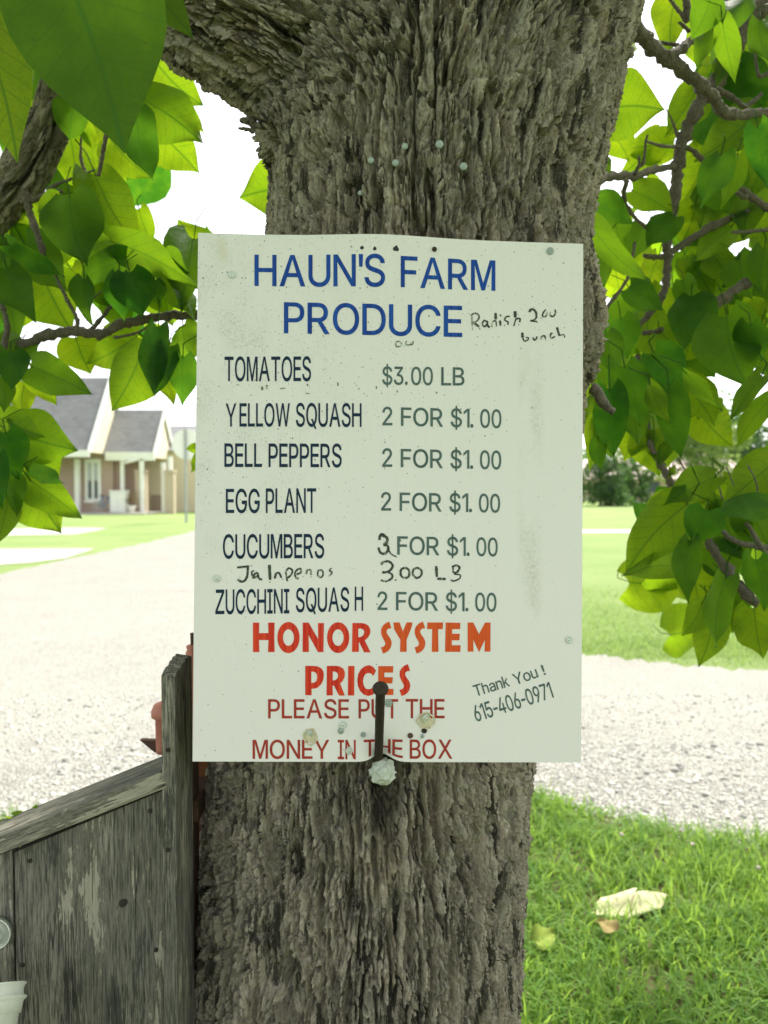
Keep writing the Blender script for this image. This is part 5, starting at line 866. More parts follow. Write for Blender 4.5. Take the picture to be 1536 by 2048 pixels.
strokes('w3', (730, 1060, 5.486), [([(155, 110), (165, 60), (200, 62), (238, 85), (240, 130), (200, 165)], 27), ([(200, 165), (245, 172), (250, 222), (210, 260), (165, 245), (145, 190)], 23), ([(165, 45), (215, 48)], 20), ([(255, 215), (285, 262), (345, 295)], 12), ([(380, 100), (382, 125)], 16), ([(170, 380), (200, 352), (260, 345), (300, 385), (285, 430), (240, 460), (185, 465)], 21), ([(250, 460), (295, 490), (290, 530), (230, 562), (170, 550)], 18), ([(335, 548)], 20),
    ([(438, 412), (395, 435), (392, 495), (430, 528), (480, 505), (480, 440), (438, 412)], 21), ([(572, 412), (530, 435), (525, 490), (565, 526), (612, 500), (618, 445), (572, 412)], 19), ([(780, 395), (787, 515)], 25), ([(790, 535), (885, 537)], 21), ([(965, 400), (965, 470)], 15), ([(950, 405), (1000, 388), (1035, 412), (1010, 460), (970, 470)], 19), ([(975, 485), (1040, 492), (1035, 532), (970, 560), (940, 545)], 14)])
strokes('w4', (440, 680, 3.34), [([(1170, 15), (1200, 10), (1210, 35), (1180, 45), (1170, 20)], 7), ([(1245, 5), (1240, 30), (1280, 30), (1290, 8)], 8), ([(280, 310), (281, 335)], 11), ([(312, 300), (315, 328)], 9), ([(583, 293), (586, 308)], 8), ([(785, 282), (787, 308)], 7), ([(925, 318), (929, 330)], 6), ([(1042, 308), (1044, 326)], 7), ([(1178, 335), (1186, 350)], 8), ([(1445, 345), (1447, 358)], 8), ([(400, 325), (440, 322)], 6), ([(110, 298), (130, 302)], 5), ([(570, 355), (600, 358)], 5)])
BLUE = mat_vinyl('blue_vinyl', (.002, .036, .25), (.006, .075, .37)); NAVY = mat_vinyl('navy_vinyl', (.002, .014, .038), (.004, .026, .066)); GREY = mat_vinyl('grey_green_vinyl', (.06, .10, .095), (.10, .155, .145))
DRED = mat_vinyl('dark_red_vinyl', (.28, .030, .022), (.42, .045, .03)); RED = mat_vinyl('red_vinyl', (.55, .022, .012), (.72, .06, .02)); ORG = mat_vinyl('orange_red_vinyl', (.62, .075, .012), (.70, .10, .02)); INK = mat_vinyl('worn_marker', (.012, .02, .015), (.03, .05, .035), 1.0); INKF = mat_vinyl('faint_marker', (.05, .07, .05), (.2, .25, .2), 2.2)
for key, (m, uvs) in LETTERS.items():
    k = key[0]; mt = {'h': BLUE, 'i': NAVY, 'p': GREY, 'n': DRED, 't': GREY, 'b': RED, 'w': INK}[k]
    o = m.build('handwriting' if k == 'w' else 'lettering', INKF if key == 'w4' else mt, sign); suv(o, uvs)
    o['label'] = {'h': 'large blue heading', 'i': 'narrow navy produce name', 'p': 'grey price', 'n': 'thin dark red line', 't': 'slanted grey line in the lower right corner', 'b': 'bold red line', 'w': 'worn black marker writing'}[k]
    if key in ('b1', 'b2'):
        o.data.materials.append(ORG); lim = 757 if key == 'b1' else 755
        x0_ = p2uv(lim, 1300)[0]
        for pgn in o.data.polygons:
            if uvs[pgn.vertices[0]][0] > x0_ and not (key == 'b2' and uvs[pgn.vertices[0]][0] > p2uv(797, 1300)[0]): pgn.material_index = 1
# torn holes in the plastic: rough ring and pale yellow core
def on_sign(px, py, off=0.0): u, v = p2uv(px, py); return Vector(uv2w(u, v, off))
def frame_n(p, n=None):
    z = Vector(n if n is not None else n_s).normalized(); x = z.orthogonal().normalized(); y = z.cross(x); M = Matrix((x, y, z)).transposed().to_4x4(); M.translation = p; return M
px = 1 / F * .9
M_CORE = mat_plain('torn_plastic', (.66, .60, .42), .8, 0, .2, .25, 200, .001); M_HOLE = mat_plain('hole_shadow_grime', (.05, .055, .05), .9, 0, .1, .3, 200, .001)
def blob(m, M, rx, ry, rz, seg=14, jit=.25, sub=2):
    b = bmesh.new(); bmesh.ops.create_icosphere(b, subdivisions=sub, radius=1)
    for v in b.verts: v.co = v.co * (1 + random.uniform(-jit, jit)); v.co = Vector((v.co.x*rx, v.co.y*ry, v.co.z*rz))
    b.verts.index_update(); m.add([M @ v.co for v in b.verts], [[v.index for v in f.verts] for f in b.faces]); b.free()
for (x, y, rx, ry) in ((620, 1473, 12, 15), (851, 1441, 16, 15)):
    m = MB(); blob(m, frame_n(on_sign(x, y, -.0005)), ry*px, rx*px, .0018, jit=.12); t = m.build('torn_hole', M_CORE, sign)
    m = MB(); P_ = [on_sign(x + rx*1.05*math.cos(a)*(1+random.uniform(-.12, .12)), y + ry*1.05*math.sin(a)*(1+random.uniform(-.12, .12)), .0008) for a in np.linspace(0, 6.283, 22)]
    m.tube(P_, .0010, 5, True, .9); m.build('ragged_rim', M_CORE, t)
for (x, y, r_) in ((724, 501, 4), (749, 503, 4.2), (791, 503, 6.2)):
    m = MB(); blob(m, frame_n(on_sign(x, y, 0)), r_*px, r_*px*.9, .0006, jit=.25); m.build('nail_hole', M_HOLE, sign)

# ------------------------------------------------------------------ nails, the spike and the wad
def nail(pos, nrm, r_px, mat, label, group, deep=.03, dome=.35, ring=True, D=.9, tilt=0):
    r = r_px / F * D; nn_ = Vector(nrm).normalized()
    if tilt: nn_ = (nn_ + Vector((random.uniform(-tilt, tilt), 0, random.uniform(-tilt, tilt)))).normalized()
    M = frame_n(Vector(pos), nn_); t = thing('nail', tuple(pos), label, 'nail', group)
    m = MB(); pr = [(r*.86, -.0004), (r, .0002), (r, .0009), (r*.9, .0014)] + ([(r*.62, .0015), (r*.55, .0011), (r*.42, .0011), (r*.34, .0016), (r*.1, .0018)] if ring else [(r*.5, .0014 + r*dome*.4), (r*.1, .0014 + r*dome*.5)])
    m.lathe(pr, 18, M); m.build('head', mat, t, True)
    m = MB(); m.lathe([(.0016, -.0005), (.0016, -deep*.8), (.0003, -deep)], 8, M); m.build('shank', mat, t); return t
GS = 'nails driven through the price sign'
for (x, y, r_, mt, lab, kw) in [
    (464, 549, 7.6, M_STEEL, 'bright flat nail head at the upper left edge of the sign beside the heading', {}), (1100, 502, 7.5, M_DULL, 'greenish nail head in the top right corner of the sign', {}),
    (434, 1156, 7.4, M_STEEL, 'pale nail head near the left edge of the sign beside the handwritten line', {}), (1137, 1279, 7.6, M_STEEL, 'pale nail head near the right edge of the sign beside the bold red words', {}),
    (868, 502, 5, M_IRON, 'small dark nail at the top edge of the sign above the heading', {'ring': False}), (777, 1406, 8, M_DULL, 'greenish grey nail head just right of the tall rusty spike', {}),
    (685, 1449, 8, M_STEEL, 'bright nail head above a dull one, left of the spike', {}), (681, 1461.5, 6, M_DULL, 'dull grey nail head touching the bright one above it', {'ring': False}),
    (726, 1469, 5.6, M_DULL, 'small dull nail head close to the left of the spike', {}), (698, 1501, 8, M_STEEL, 'bright bent nail head over the last red line of the sign', {'tilt': .5}),
    (618, 1467, 8, M_STEEL, 'shiny nail head in the torn pale hole at the lower left of the sign', {'tilt': .7}), (852, 1437, 10, M_STEEL, 'crumpled metal nail head in the torn hole right of the spike', {'tilt': .6}),
    (820, 1471, 5.5, M_RUSTD, 'rusty nail head above the letter B with a rust run', {'ring': False}), (848, 1461, 5.5, M_IRON, 'dark nail head right of the rusty one', {'ring': False}), (844, 1472, 4, M_DULL, 'small shiny bent nail tip under the dark nail head', {'ring': False, 'tilt': .8})]:
    nail(on_sign(x, y, .0004), n_s, r_, mt, lab, GS, **kw)
from mathutils.bvhtree import BVHTree
fs = quads[(co[quads[:, 0], 1] < 1.12) & (co[quads[:, 0], 2] > 1.75) & (co[quads[:, 0], 2] < 2.0)]; fu, fi = np.unique(fs, return_inverse=True)
bvh = BVHTree.FromPolygons([tuple(v) for v in co[fu]], [tuple(p) for p in fi.reshape(-1, 4).tolist()])
def on_trunk(px_, py_):
    d = Vector(ray(px_, py_)).normalized(); h = bvh.ray_cast(Vector((0, 0, H)), d); return h[0], h[1], d
GT = 'old nails left in the bark above the sign'
for (x, y, r_, lab) in [(742, 321, 6.5, 'pale nail head in the bark, leftmost of the row above the sign'), (791, 326, 6.8, 'pale nail head in the bark below and left of a darker ringed one'), (810, 293, 6.2, 'nail head in a dark hollow of the bark, upper middle'), (879, 289, 8, 'largest white nail head in the bark, highest at the right'), (927, 333, 7.5, 'chipped bright nail head in the bark, rightmost of all'), (721, 386, 5, 'small dull nail head in the bark, lowest and nearest the sign')]:
    p, n_, d = on_trunk(x, y)
    if p is not None: nail(p - d * .003, (n_ - d).normalized(), r_, M_DULL, lab, GT, .06, ring=False, D=p.y)
# spike: base pinned in the sign's lower edge, leaning up and out
b0, h0 = Vector(at(757, 1520, .905)), Vector(at(761, 1378, .80)); dv_ = (h0 - b0).normalized()
spike = thing('spike', tuple(b0), 'long dark rusty spike with round head sticking up from the sign bottom edge', 'spike')
m = MB(); m.tube([b0 - dv_*.06] + [b0.lerp(h0, t) for t in np.linspace(0, 1, 16)], .0051, 16, True, .06); m.build('shank', M_IRON, spike, True)
m = MB(); m.lathe([(.0052, -.003), (.0072, -.0022), (.0083, -.0008), (.0085, .0012), (.0079, .0026), (.0060, .0032), (.001, .0033)], 22, frame_n(h0, dv_)); m.build('head', M_IRON, spike, True)
wad = MB(); blob(wad, frame_n(Vector(at(766, 1543, .900)), Vector((0, -1, 0))), 27/F*.89, 25/F*.89, .014, jit=.2, sub=3)
o = wad.build('crumpled_wad', mat_plain('pale_plastic_wad', (.56, .60, .52), .55, 0, .4, .35, 120, .002)); tag(o, 'crumpled pale grey plastic wad on the bark under the spike', 'wad')
# ------------------------------------------------------------------ weathered wooden stand at the lower left
def wp(px, py, Y): return Vector(at(px, py, Y))
stand = thing('wooden_stand', (-.4, .95, 0), 'weathered grey plywood stand with sloping top rail and upright board beside the tree', 'stand')
def boxed(name, lo, hi, mat, parent, bev=.002, M=None):
    m = MB(); m.box(lo, hi, M, bev); return m.build(name, mat, parent)
xr = float(wp(350, 1400, .905)[0]); xl = float(wp(323, 1400, .905)[0])
zt = float(wp(330, 1352, .905)[2])
# upright board with a broken, weathered top
m = MB(); ys = np.linspace(.905, .985, 12); jag = [0, .006, .010, .0125, .011, .020, .018, .024, .021, .025, .018, .016]
top = [(float(y), zt + j * .55 - (float(y) - .905) * .02) for y, j in zip(ys, jag)]
poly = [(xl, .985, .02), (xl, .905, .02)] + [(xl, y, z) for y, z in top]
nP = len(poly); Vv = [Vector(p) for p in poly] + [Vector((xr, p[1], p[2] - (.003 * random.random() if p[2] > .5 else 0))) for p in poly]
m.add(Vv, [(0, 1) + tuple(range(2, nP)), tuple(range(nP, 2*nP))[::-1]] + [(i, nP+i, nP+(i+1) % nP, (i+1) % nP) for i in range(nP)]); up = m.build('upright_board', M_WOOD, stand)
# side panel and the next plank left of the gap
pr_ = wp(322, 1580, .915); pl_ = wp(30, 1704, .915); pa = wp(26, 1700, .915); pb = wp(-330, 1850, .915)
def slab(name, q, y0, y1):
    m = MB(); m.prism([(q[0][0], y0, q[0][1]), (q[1][0], y0, q[1][1]), (q[2][0], y0, q[2][1]), (q[3][0], y0, q[3][1])][::-1], (0, y1 - y0, 0)); return m.build(name, M_WOOD, stand)
slab('side_panel', [(pl_[0], .03), (xl - .0012, .03), (xl - .0012, pr_[2]), (pl_[0], pl_[2])], .914, .932)
slab('side_panel', [(pb[0], .03), (wp(24, 1700, .915)[0], .03), (wp(24, 1700, .915)[0], pa[2]), (pb[0], pb[2])], .9155, .9335)
boxed('back_board', (pb[0], .99, .03), (xl - .002, 1.01, .86), M_WOOD, stand)
slab('inner_strip', [(pl_[0] - .03, .03), (pl_[0] + .03, .03), (pl_[0] + .03, pl_[2] - .02), (pl_[0] - .03, pl_[2] - .02)], .936, .952)
# sloping rail
a = wp(321, 1545, .9); b = wp(-330, 1805, .9); L = (a - b).length; ang = math.atan2(a[2]-b[2], a[0]-b[0])
rl = MB(); rl.box((-L, 0, -.021), (0, .078, 0), None, .0025)
rail = rl.build('sloping_rail', M_RAIL, stand); rail.matrix_parent_inverse = Matrix.Translation(-stand.location)
rail.location = (xl - .0012, .903, a[2]); rail.rotation_euler = (0, -ang, 0)
# the rail really ends at the left of the picture: cut its back corner
for v in rail.data.vertices:
    if v.co.x < -L * .4: v.co.x = -(.345 if v.co.y < .04 else .262) * 1.0
kn = MB(); blob(kn, frame_n(wp(246, 1806, .9135), Vector((0, -1, 0))), .0062, .0048, .0012, jit=.15); kn.build('knot', mat_plain('dark_knot', (.035, .032, .028), .8, 0, .2, .4, 200, .001), stand)
for (x, y) in ((60, 1722), (300, 1622), (312, 1900), (45, 1930), (336, 1500), (336, 1700)):
    m = MB(); m.lathe([(.0026, -.004), (.0026, .0008), (.001, .0014)], 10, frame_n(wp(x, y, .913 if x < 322 else .904), Vector((0, -1, 0)))); m.build('nail_head', M_IRON, stand, True)
# round metal lid hung on the left plank
dc = wp(-9, 1866, .908); lid = thing('metal_lid', tuple(dc), 'round grey metal lid fixed to the left plank of the stand', 'lid')
m = MB(); m.lathe([(.0005, .001), (.0075, .001), (.0085, .0022), (.0100, .0022), (.0115, .001), (.0165, .001), (.0178, .0026), (.0185, .002), (.0185, -.004)], 36, frame_n(dc, Vector((0, -1, 0)))); m.build('disc', mat_plain('lid_metal', (.40, .43, .37), .45, .4, .4, .2, 150), lid, True)
m = MB(); m.tube([dc + Vector((.0182*math.cos(t), -.0022, .0182*math.sin(t))) for t in np.linspace(0, 6.2832, 37)], .0008, 6, False); m.build('rim', mat_plain('lid_rim', (.75, .78, .70), .35, .4, .5, .1), lid, True)
# white plastic tub with its lid, bottom left corner
ax_ = (Vector((0, .54, .84)).normalized() + Vector((-.16, 0, 0))).normalized(); R0 = .072
tc = wp(41 - R0 / .82 * F * .97, 2000, .82); x_ = Vector((1, 0, 0)); x_ = (x_ - ax_ * x_.dot(ax_)).normalized(); y_ = ax_.cross(x_)
Mt = Matrix((x_, y_, ax_)).transposed().to_4x4(); Mt.translation = tc; zs = tc[2] - .115
tub = thing('plastic_tub', tuple(tc - ax_ * .12), 'white plastic food tub with ribbed lid leaning back against the stand', 'tub')
m = MB(); m.lathe([(R0*.74, -.125), (R0*.78, -.123), (R0*.90, -.022), (R0*.92, -.0205)] , 48, Mt); m.build('body', mat_plain('tub_plastic', (.66, .68, .60), .35, 0, .5, .10, 60), tub, True)
m = MB(); m.lathe([(R0*.93, -.022), (R0*.95, -.012), (R0*.965, -.010), (R0*1.0, -.0085), (R0*1.0, -.0065), (R0*.955, -.005), (R0*.945, .001), (R0*.965, .0045), (R0*.985, .0052), (R0*.985, .0066), (R0*.93, .0066), (R0*.90, .003), (.002, .003)], 48, Mt); m.build('lid', mat_plain('tub_lid_plastic', (.74, .76, .68), .35, 0, .5, .05, 40), tub, True)
sh_z = float((tc - ax_ * .125)[2]) - R0 * .78 * float(abs(y_[2])) - .001
boxed('shelf', (-.72, .60, sh_z - .02), (-.43, .913, sh_z), M_WOOD, stand)
boxed('shelf_leg', (-.70, .62, .0), (-.66, .66, sh_z - .021), M_WOOD, stand); boxed('shelf_leg', (-.49, .62, .0), (-.45, .66, sh_z - .021), M_WOOD, stand)
# little green sprig creeping over the low end of the rail
sp_ = thing('weed_sprig', tuple(wp(30, 1640, .97)), 'small green weed sprig over the low end of the sloping rail', 'weed'); m = MB(); m2 = MB()
base_ = wp(-10, 1690, .985)
for (x, y, L_) in ((22, 1640, .018), (42, 1632, .016), (66, 1623, .02), (78, 1618, .012), (8, 1652, .02), (-10, 1640, .022)):
    q = wp(x, y, .975); leaf(m, q, q + Vector((random.uniform(-.01, .012), -.006, L_ * .45)), (0, -.5, 1), L_ * .7, tone=.9, cols=4, pet=0); m2.tube([base_, base_.lerp(q, .5) + Vector((0, 0, .004)), q], .0008, 5)
m.build('leaves', M_LEAF, sp_, True, True, True); m2.build('stem', mat_plain('weed_stem', (.10, .17, .05)), sp_)
tw_ = MB(); q0 = wp(-20, 1700, .97); tw_.tube([Vector((q0[0], 1.0, .0)), Vector((q0[0], 1.03, .5)), q0], .0012, 5); tw_.build('stem', mat_plain('weed_stem_low', (.10, .17, .05)), sp_)
# old red iron implement standing behind the stand
imp = thing('farm_implement', (-.30, 1.08, 0), 'old rusty red iron farm implement half hidden behind the wooden stand', 'implement')
Yi = 1.06; k_ = Yi / F
c0 = wp(333, 1440, Yi); 
m = MB(); r_ = 30*k_; m.lathe([(r_*.45, -.052), (r_*.5, -.045), (r_*.72, -.004), (r_*.98, -.002), (r_*1.02, .006), (r_*.9, .014), (r_*.5, .019), (.001, .020)], 24, Matrix.Translation(c0 + Vector((0, 0, .006))) @ Matrix.Rotation(.1, 4, 'Y')); m.build('cap', M_RED, imp, True)
c1 = wp(383, 1308, Yi + .03); r_ = 13*k_
m = MB(); m.lathe([(r_*1.5, -.16), (r_*1.5, -.016), (r_*1.4, -.010), (r_*.9, -.006), (r_*.95, .002), (r_*.7, .006), (r_*.85, .011), (r_*.6, .013), (.001, .0135)], 20, Matrix.Translation(c1)); m.build('knob', M_RED, imp, True)
m = MB(); m.tube([c1 + Vector((0.001, 0, .01)), wp(385, 1266, Yi + .03)], [.0022, .0034], 8); m.build('rod', M_RUSTD, imp)
m = MB(); m.prism([wp(279, 1480, Yi), wp(308, 1504, Yi), wp(330, 1510, Yi), wp(362, 1500, Yi), wp(362, 1484, Yi)], (0, .012, -.001)); m.build('blade', M_RUSTD, imp)
boxed('post', (-.29, 1.045, .0), (-.262, 1.085, float(wp(330, 1500, Yi)[2])), M_RUSTD, imp)
boxed('side_plate', (float(wp(372, 1530, 1.15)[0]), 1.142, float(wp(400, 1800, 1.15)[2])), (float(wp(450, 1530, 1.15)[0]), 1.154, float(wp(400, 1440, 1.15)[2])), M_RUST, imp)
boxed('cross_bar', (-.30, 1.05, .94), (-.255, 1.141, .97), M_RUSTD, imp)
# pale folded paper lying in the grass
p0 = gnd(1266, 1838); paper = MB(); W_, D_ = .118, .048
for (x0_, x1_, hf, zz0) in ((-1, 1, 0, .030), (-1, .05, 1, .036)):
    nX, nY = 14, 7; Vp, Fp = [], []
    for j in range(nY):
        for i in range(nX):
            u, v = x0_ + (x1_ - x0_) * i/(nX-1), j/(nY-1) * 2 - 1
            Vp.append((p0[0] + u*W_ + .03*v, p0[1] + v*D_*(1 if not hf else .9) + u*.012 + .03, zz0 + .014*math.sin(u*2.4 + v) + .012*v + .006*math.sin(v*5) + (.010*(v+1)*.5 if hf else 0)))
    paper.add(Vp, [(j*nX+i, j*nX+i+1, (j+1)*nX+i+1, (j+1)*nX+i) for j in range(nY-1) for i in range(nX-1)])
o = paper.build('folded_paper', mat_plain('cream_paper', (.52, .50, .30), .8, 0, .2, .12, 30), None, True); md = o.modifiers.new('thick', 'SOLIDIFY'); md.thickness = .0015
tag(o, 'pale cream folded piece of paper lying in the grass right of the tree', 'paper')
fm_ = mat_plain('dry_leaf', (.26, .20, .08), .8, 0, .2, .3, 60); gm_ = mat_plain('yellowing_leaf', (.20, .26, .04), .7, 0, .2, .3, 60)
for (x, y, a_, L_, mt_, lab) in ((1228, 1862, 2.2, .075, fm_, 'small curled tan leaf lying in the grass below the folded paper'), (1072, 1885, .6, .09, gm_, 'yellow green fallen leaf in the grass beside the trunk')):
    q = Vector(gnd(x, y, .055)); m = MB(); leaf(m, q, q + Vector((math.cos(a_), math.sin(a_), .1)) * L_, (.2, -.5, 1), L_ * .75, tone=.5, pet=0, fold=.4, wave=.15)
    tag(m.build('fallen_leaf', mt_, None, True), lab, 'leaf', 'fallen leaves in the near grass')
# clover blossoms
cm = mat_plain('clover_petals', (.62, .52, .46), .8, 0, .2, .2, 200); cs = mat_plain('clover_stalk', (.10, .2, .05))
for (x, y, lab) in ((1385, 1688, 'white clover blossom at the gravel edge, middle of the three'), (1516, 1735, 'white clover blossom in the grass near the right picture edge'), (1243, 1668, 'white clover blossom at the gravel edge nearest the tree')):
    q = gnd(x, y, .11); t = thing('clover_flower', (q[0], q[1], 0), lab, 'flower', 'clover blossoms in the grass')
    m = MB(); blob(m, Matrix.Translation(Vector(q)), .007, .007, .006, jit=.3); m.build('blossom', cm, t); m = MB(); m.tube([(q[0] + .01, q[1], 0), (q[0], q[1], .06), q], .001, 5); m.build('stalk', cs, t)

# ------------------------------------------------------------------ brick house over the road
def mat_brick():
    g = NT('brick'); p = g.pos(); bt_ = g.n('TexBrick', Scale=1.0, Mortar_Size=.012, Brick_Width=.22, Row_Height=.075)
    sx = g.n('SeparateXYZ', Vector=p).outputs; cv = g.n('CombineXYZ', X=g.math('ADD', sx[0], sx[1]), Y=sx[2]).outputs[0]
    g.set(bt_.inputs['Vector'], cv); g.set(bt_.inputs['Color1'], (.36, .22, .165)); g.set(bt_.inputs['Color2'], (.45, .30, .23)); g.set(bt_.inputs['Mortar'], (.48, .44, .38))
    return g.done(g.bsdf(g.mix(g.noise(p, 3, 4), bt_.outputs[0], (.46, .34, .27)), .9, 0, .15))
def mat_shingle():
    g = NT('shingles'); p = g.pos(); sx = g.n('SeparateXYZ', Vector=p).outputs
    cv = g.n('CombineXYZ', X=sx[0], Y=sx[2]).outputs[0]; bt_ = g.n('TexBrick', Scale=1.0, Mortar_Size=.012, Brick_Width=.3, Row_Height=.12); g.set(bt_.inputs['Vector'], cv)
    g.set(bt_.inputs['Color1'], (.18, .18, .178)); g.set(bt_.inputs['Color2'], (.24, .24, .237)); g.set(bt_.inputs['Mortar'], (.13, .135, .14))
    return g.done(g.bsdf(g.mix(g.ramp(g.noise(p, 1.2, 4), .35, .7, 0, .4), bt_.outputs[0], (.26, .265, .27)), .9, 0, .2))
M_BRICK, M_ROOF = mat_brick(), mat_shingle()
M_CREAM = mat_plain('cream_siding', (.72, .64, .46), .8, 0, .2, .05, 1.5); M_TRIM = mat_plain('white_trim', (.80, .80, .74), .6, 0, .3, .04, 2); M_GLASS = mat_plain('window_glass', (.07, .10, .11), .1, 0, .6, .2, 2)
M_TAN = mat_plain('tan_brick', (.50, .42, .31), .9, 0, .2, .12, 6)
house = thing('brick_house', (-18, 42, 0), 'brick house with grey shingle roof, cream gables and a pillared porch across the road', 'house')
EY, EZ, RY, RZ = 39.0, 3.25, 42.2, 7.36
xg = -14.9
m = MB(); m.box((-34, 41.5, 0), (-14.5, 41.8, 3.3)); m.box((-34, 41.8, 0), (-33.7, 46, 3.3)); m.box((-14.55, 41.8, 0), (-14.25, 42.6, 3.3)); m.box((-14.25, 42.4, 0), (-13.2, 42.6, 3.3)); m.build('wall', M_BRICK, house)
m = MB(); th = .22
m.prism([(-34.5, EY, EZ), (-34.5, RY, RZ), (-34.5, 2*RY-EY, EZ), (-34.5, 2*RY-EY, EZ-th), (-34.5, RY, RZ-th*1.3), (-34.5, EY, EZ-th)], (34.5 + xg + .02, 0, 0)); m.build('roof', M_ROOF, house)
m = MB(); m.prism([(xg - .15, EY+.35, EZ-.05), (xg - .15, RY, RZ-.3), (xg - .15, 2*RY-EY-.35, EZ-.05)], (.12, 0, 0)); m.build('gable', M_CREAM, house)
m = MB(); m.prism([(xg + .02, EY-.05, EZ-.25), (xg + .02, EY-.05, EZ+.08), (xg + .02, RY, RZ+.12), (xg + .02, RY, RZ-.3)], (.10, 0, 0)); m.prism([(xg + .02, RY, RZ-.3), (xg + .02, RY, RZ+.12), (xg + .02, 2*RY-EY, EZ+.08), (xg+.02, 2*RY-EY, EZ-.25)], (.10, 0, 0)); m.build('rake_trim', M_TRIM, house)
m = MB(); m.box((-34.5, EY - .12, EZ - .32), (xg + .12, EY - .002, EZ + .02)); m.build('gutter', M_TRIM, house)
# porch wing
PY, PZ, QY, QZ, px1 = 41.2, 3.25, 43.25, 5.72, -12.25
m = MB(); m.prism([(xg - .02, PY, PZ), (xg - .02, QY, QZ), (xg - .02, 2*QY-PY, PZ), (xg - .02, 2*QY-PY, PZ-.2), (xg - .02, QY, QZ-.25), (xg - .02, PY, PZ-.2)], (px1 - xg + .02, 0, 0)); m.build('porch_roof', M_ROOF, house)
m = MB(); m.prism([(px1 - .18, PY+.25, PZ-.25), (px1 - .18, QY, QZ-.35), (px1 - .18, 2*QY-PY-.25, PZ-.25)], (.14, 0, 0)); m.build('porch_gable', M_CREAM, house)
m = MB(); m.prism([(px1 + .003, PY-.05, PZ-.28), (px1 + .003, PY-.05, PZ+.05), (px1 + .003, QY, QZ+.08), (px1 + .003, QY, QZ-.3)], (.09, 0, 0)); m.prism([(px1 + .003, QY, QZ-.3), (px1 + .003, QY, QZ+.08), (px1+.003, 2*QY-PY, PZ+.05), (px1+.003, 2*QY-PY, PZ-.28)], (.09, 0, 0)); m.build('rake_trim', M_TRIM, house)
m = MB(); m.box((xg + .13, PY - .1, PZ - .42), (px1 + .1, PY - .003, PZ + .02)); m.build('gutter', M_TRIM, house)
m = MB(); m.tube([(float(at(272, 925, 41)[0]), 41, PZ - .4), (float(at(255, 925, 41)[0]), 41, PZ - .52), (float(at(245, 925, 41)[0]), 41.1, PZ - .55)], .06, 6); m.build('gutter_pipe', M_TRIM, house)
def xz(px_, py_, Y): p = at(px_, py_, Y); return float(p[0]), float(p[2])
def window(x0_, x1_, y0_, y1_, Y):
    xa, za = xz(x0_, y1_, Y); xb, zb = xz(x1_, y0_, Y); f = .10; mid = (xa + xb) / 2; zm = za + (zb - za) * .48
    m = MB(); m.box((xa, Y - .08, za), (xa + f*1.6, Y - .003, zb)); m.box((xb - f*1.6, Y - .08, za), (xb, Y - .003, zb)); m.box((xa + f*1.6, Y - .08, zb - f*2), (xb - f*1.6, Y - .003, zb)); m.box((xa + f*1.6, Y - .08, za), (xb - f*1.6, Y - .003, za + f))
    m.box((mid - .06, Y - .075, za + f), (mid + .06, Y - .004, zb - f*2)); w_ = m.build('window', M_TRIM, house)
    m = MB(); m.box((xa + f*1.6, Y - .03, za + f), (mid - .06, Y - .002, zm - .03)); m.box((mid + .06, Y - .03, za + f), (xb - f*1.6, Y - .002, zm - .03)); m.build('pane', M_GLASS, w_)
    m = MB(); m.box((xa + f*1.6, Y - .045, zm + .03), (mid - .06, Y - .002, zb - f*2)); m.box((mid + .06, Y - .045, zm + .03), (xb - f*1.6, Y - .002, zb - f*2)); m.build('pane', mat_plain('curtained_glass', (.42, .46, .44), .15, 0, .5, .1, 2), w_)
    m = MB(); m.box((xa - .05, Y - .12, za - .12), (xb + .05, Y - .004, za - .003)); m.build('sill', M_TRIM, w_)
window(171, 202, 918, 1001, 41.5); window(213, 232, 928, 985, 42.4)
def post(x0_, x1_, ytop, Y, mat, nm):
    xa, za = xz(x0_, ytop, Y); xb, _ = xz(x1_, ytop, Y); m = MB(); m.box((xa, Y, 0), (xb, Y + (xb - xa), za)); return m.build(nm, mat, house)
post(240, 247, 918, 41.25, M_TRIM, 'porch_post'); post(148, 157, 918, 40.9, M_TRIM, 'downspout')
for (x0_, x1_) in ((270, 290), (329, 347)):
    p_ = post(x0_, x1_, 945, 41.3, M_TAN, 'pillar'); xa, za = xz(x0_ - 1, 945, 41.25); xb, _ = xz(x1_ + 1, 945, 41.25)
    m = MB(); m.box((xa, 41.22, za), (xb, 41.8, za + .14)); m.build('cap', M_TAN, p_); xc = (xa + xb) / 2
    m = MB(); m.box((xc - .1, 41.4, za + .14), (xc + .1, 41.6, PZ - .2)); m.build('column', M_TRIM, p_)
post(279, 286, 918, 41.1, M_TRIM, 'downspout'); post(322, 329, 925, 41.9, M_TRIM, 'porch_post')
m = MB(); m.box((xg - 5, 39.6, 0), (px1, 43.8, .09)); m.build('porch_floor', M_CONC, house)
garage = thing('cream_garage', (-11, 47, 0), 'low cream building with a dark roof behind the brick house', 'garage')
m = MB(); m.box((-15.2, 44.5, 0), (-4, 51, 3.6)); m.build('wall', M_CREAM, garage)
m = MB(); m.prism([(-15.4, 44.0, 3.5), (-15.4, 47.8, 5.2), (-15.4, 51.6, 3.5)], (11.8, 0, 0)); m.build('roof', M_ROOF, garage)
xa, za = xz(303, 990, 44.5); xb, _ = xz(324, 990, 44.5); m = MB(); m.box((xa, 44.42, .05), (xb, 44.497, za)); m.build('door', mat_plain('tan_door', (.42, .33, .24), .7, 0, .2, .1, 2), garage)
xa, za = xz(219, 983, 40.6); xb, _ = xz(252, 983, 40.6); cab = thing('porch_cabinet', ((xa+xb)/2, 40.6, .09), 'white cabinet standing at the front of the porch', 'cabinet')
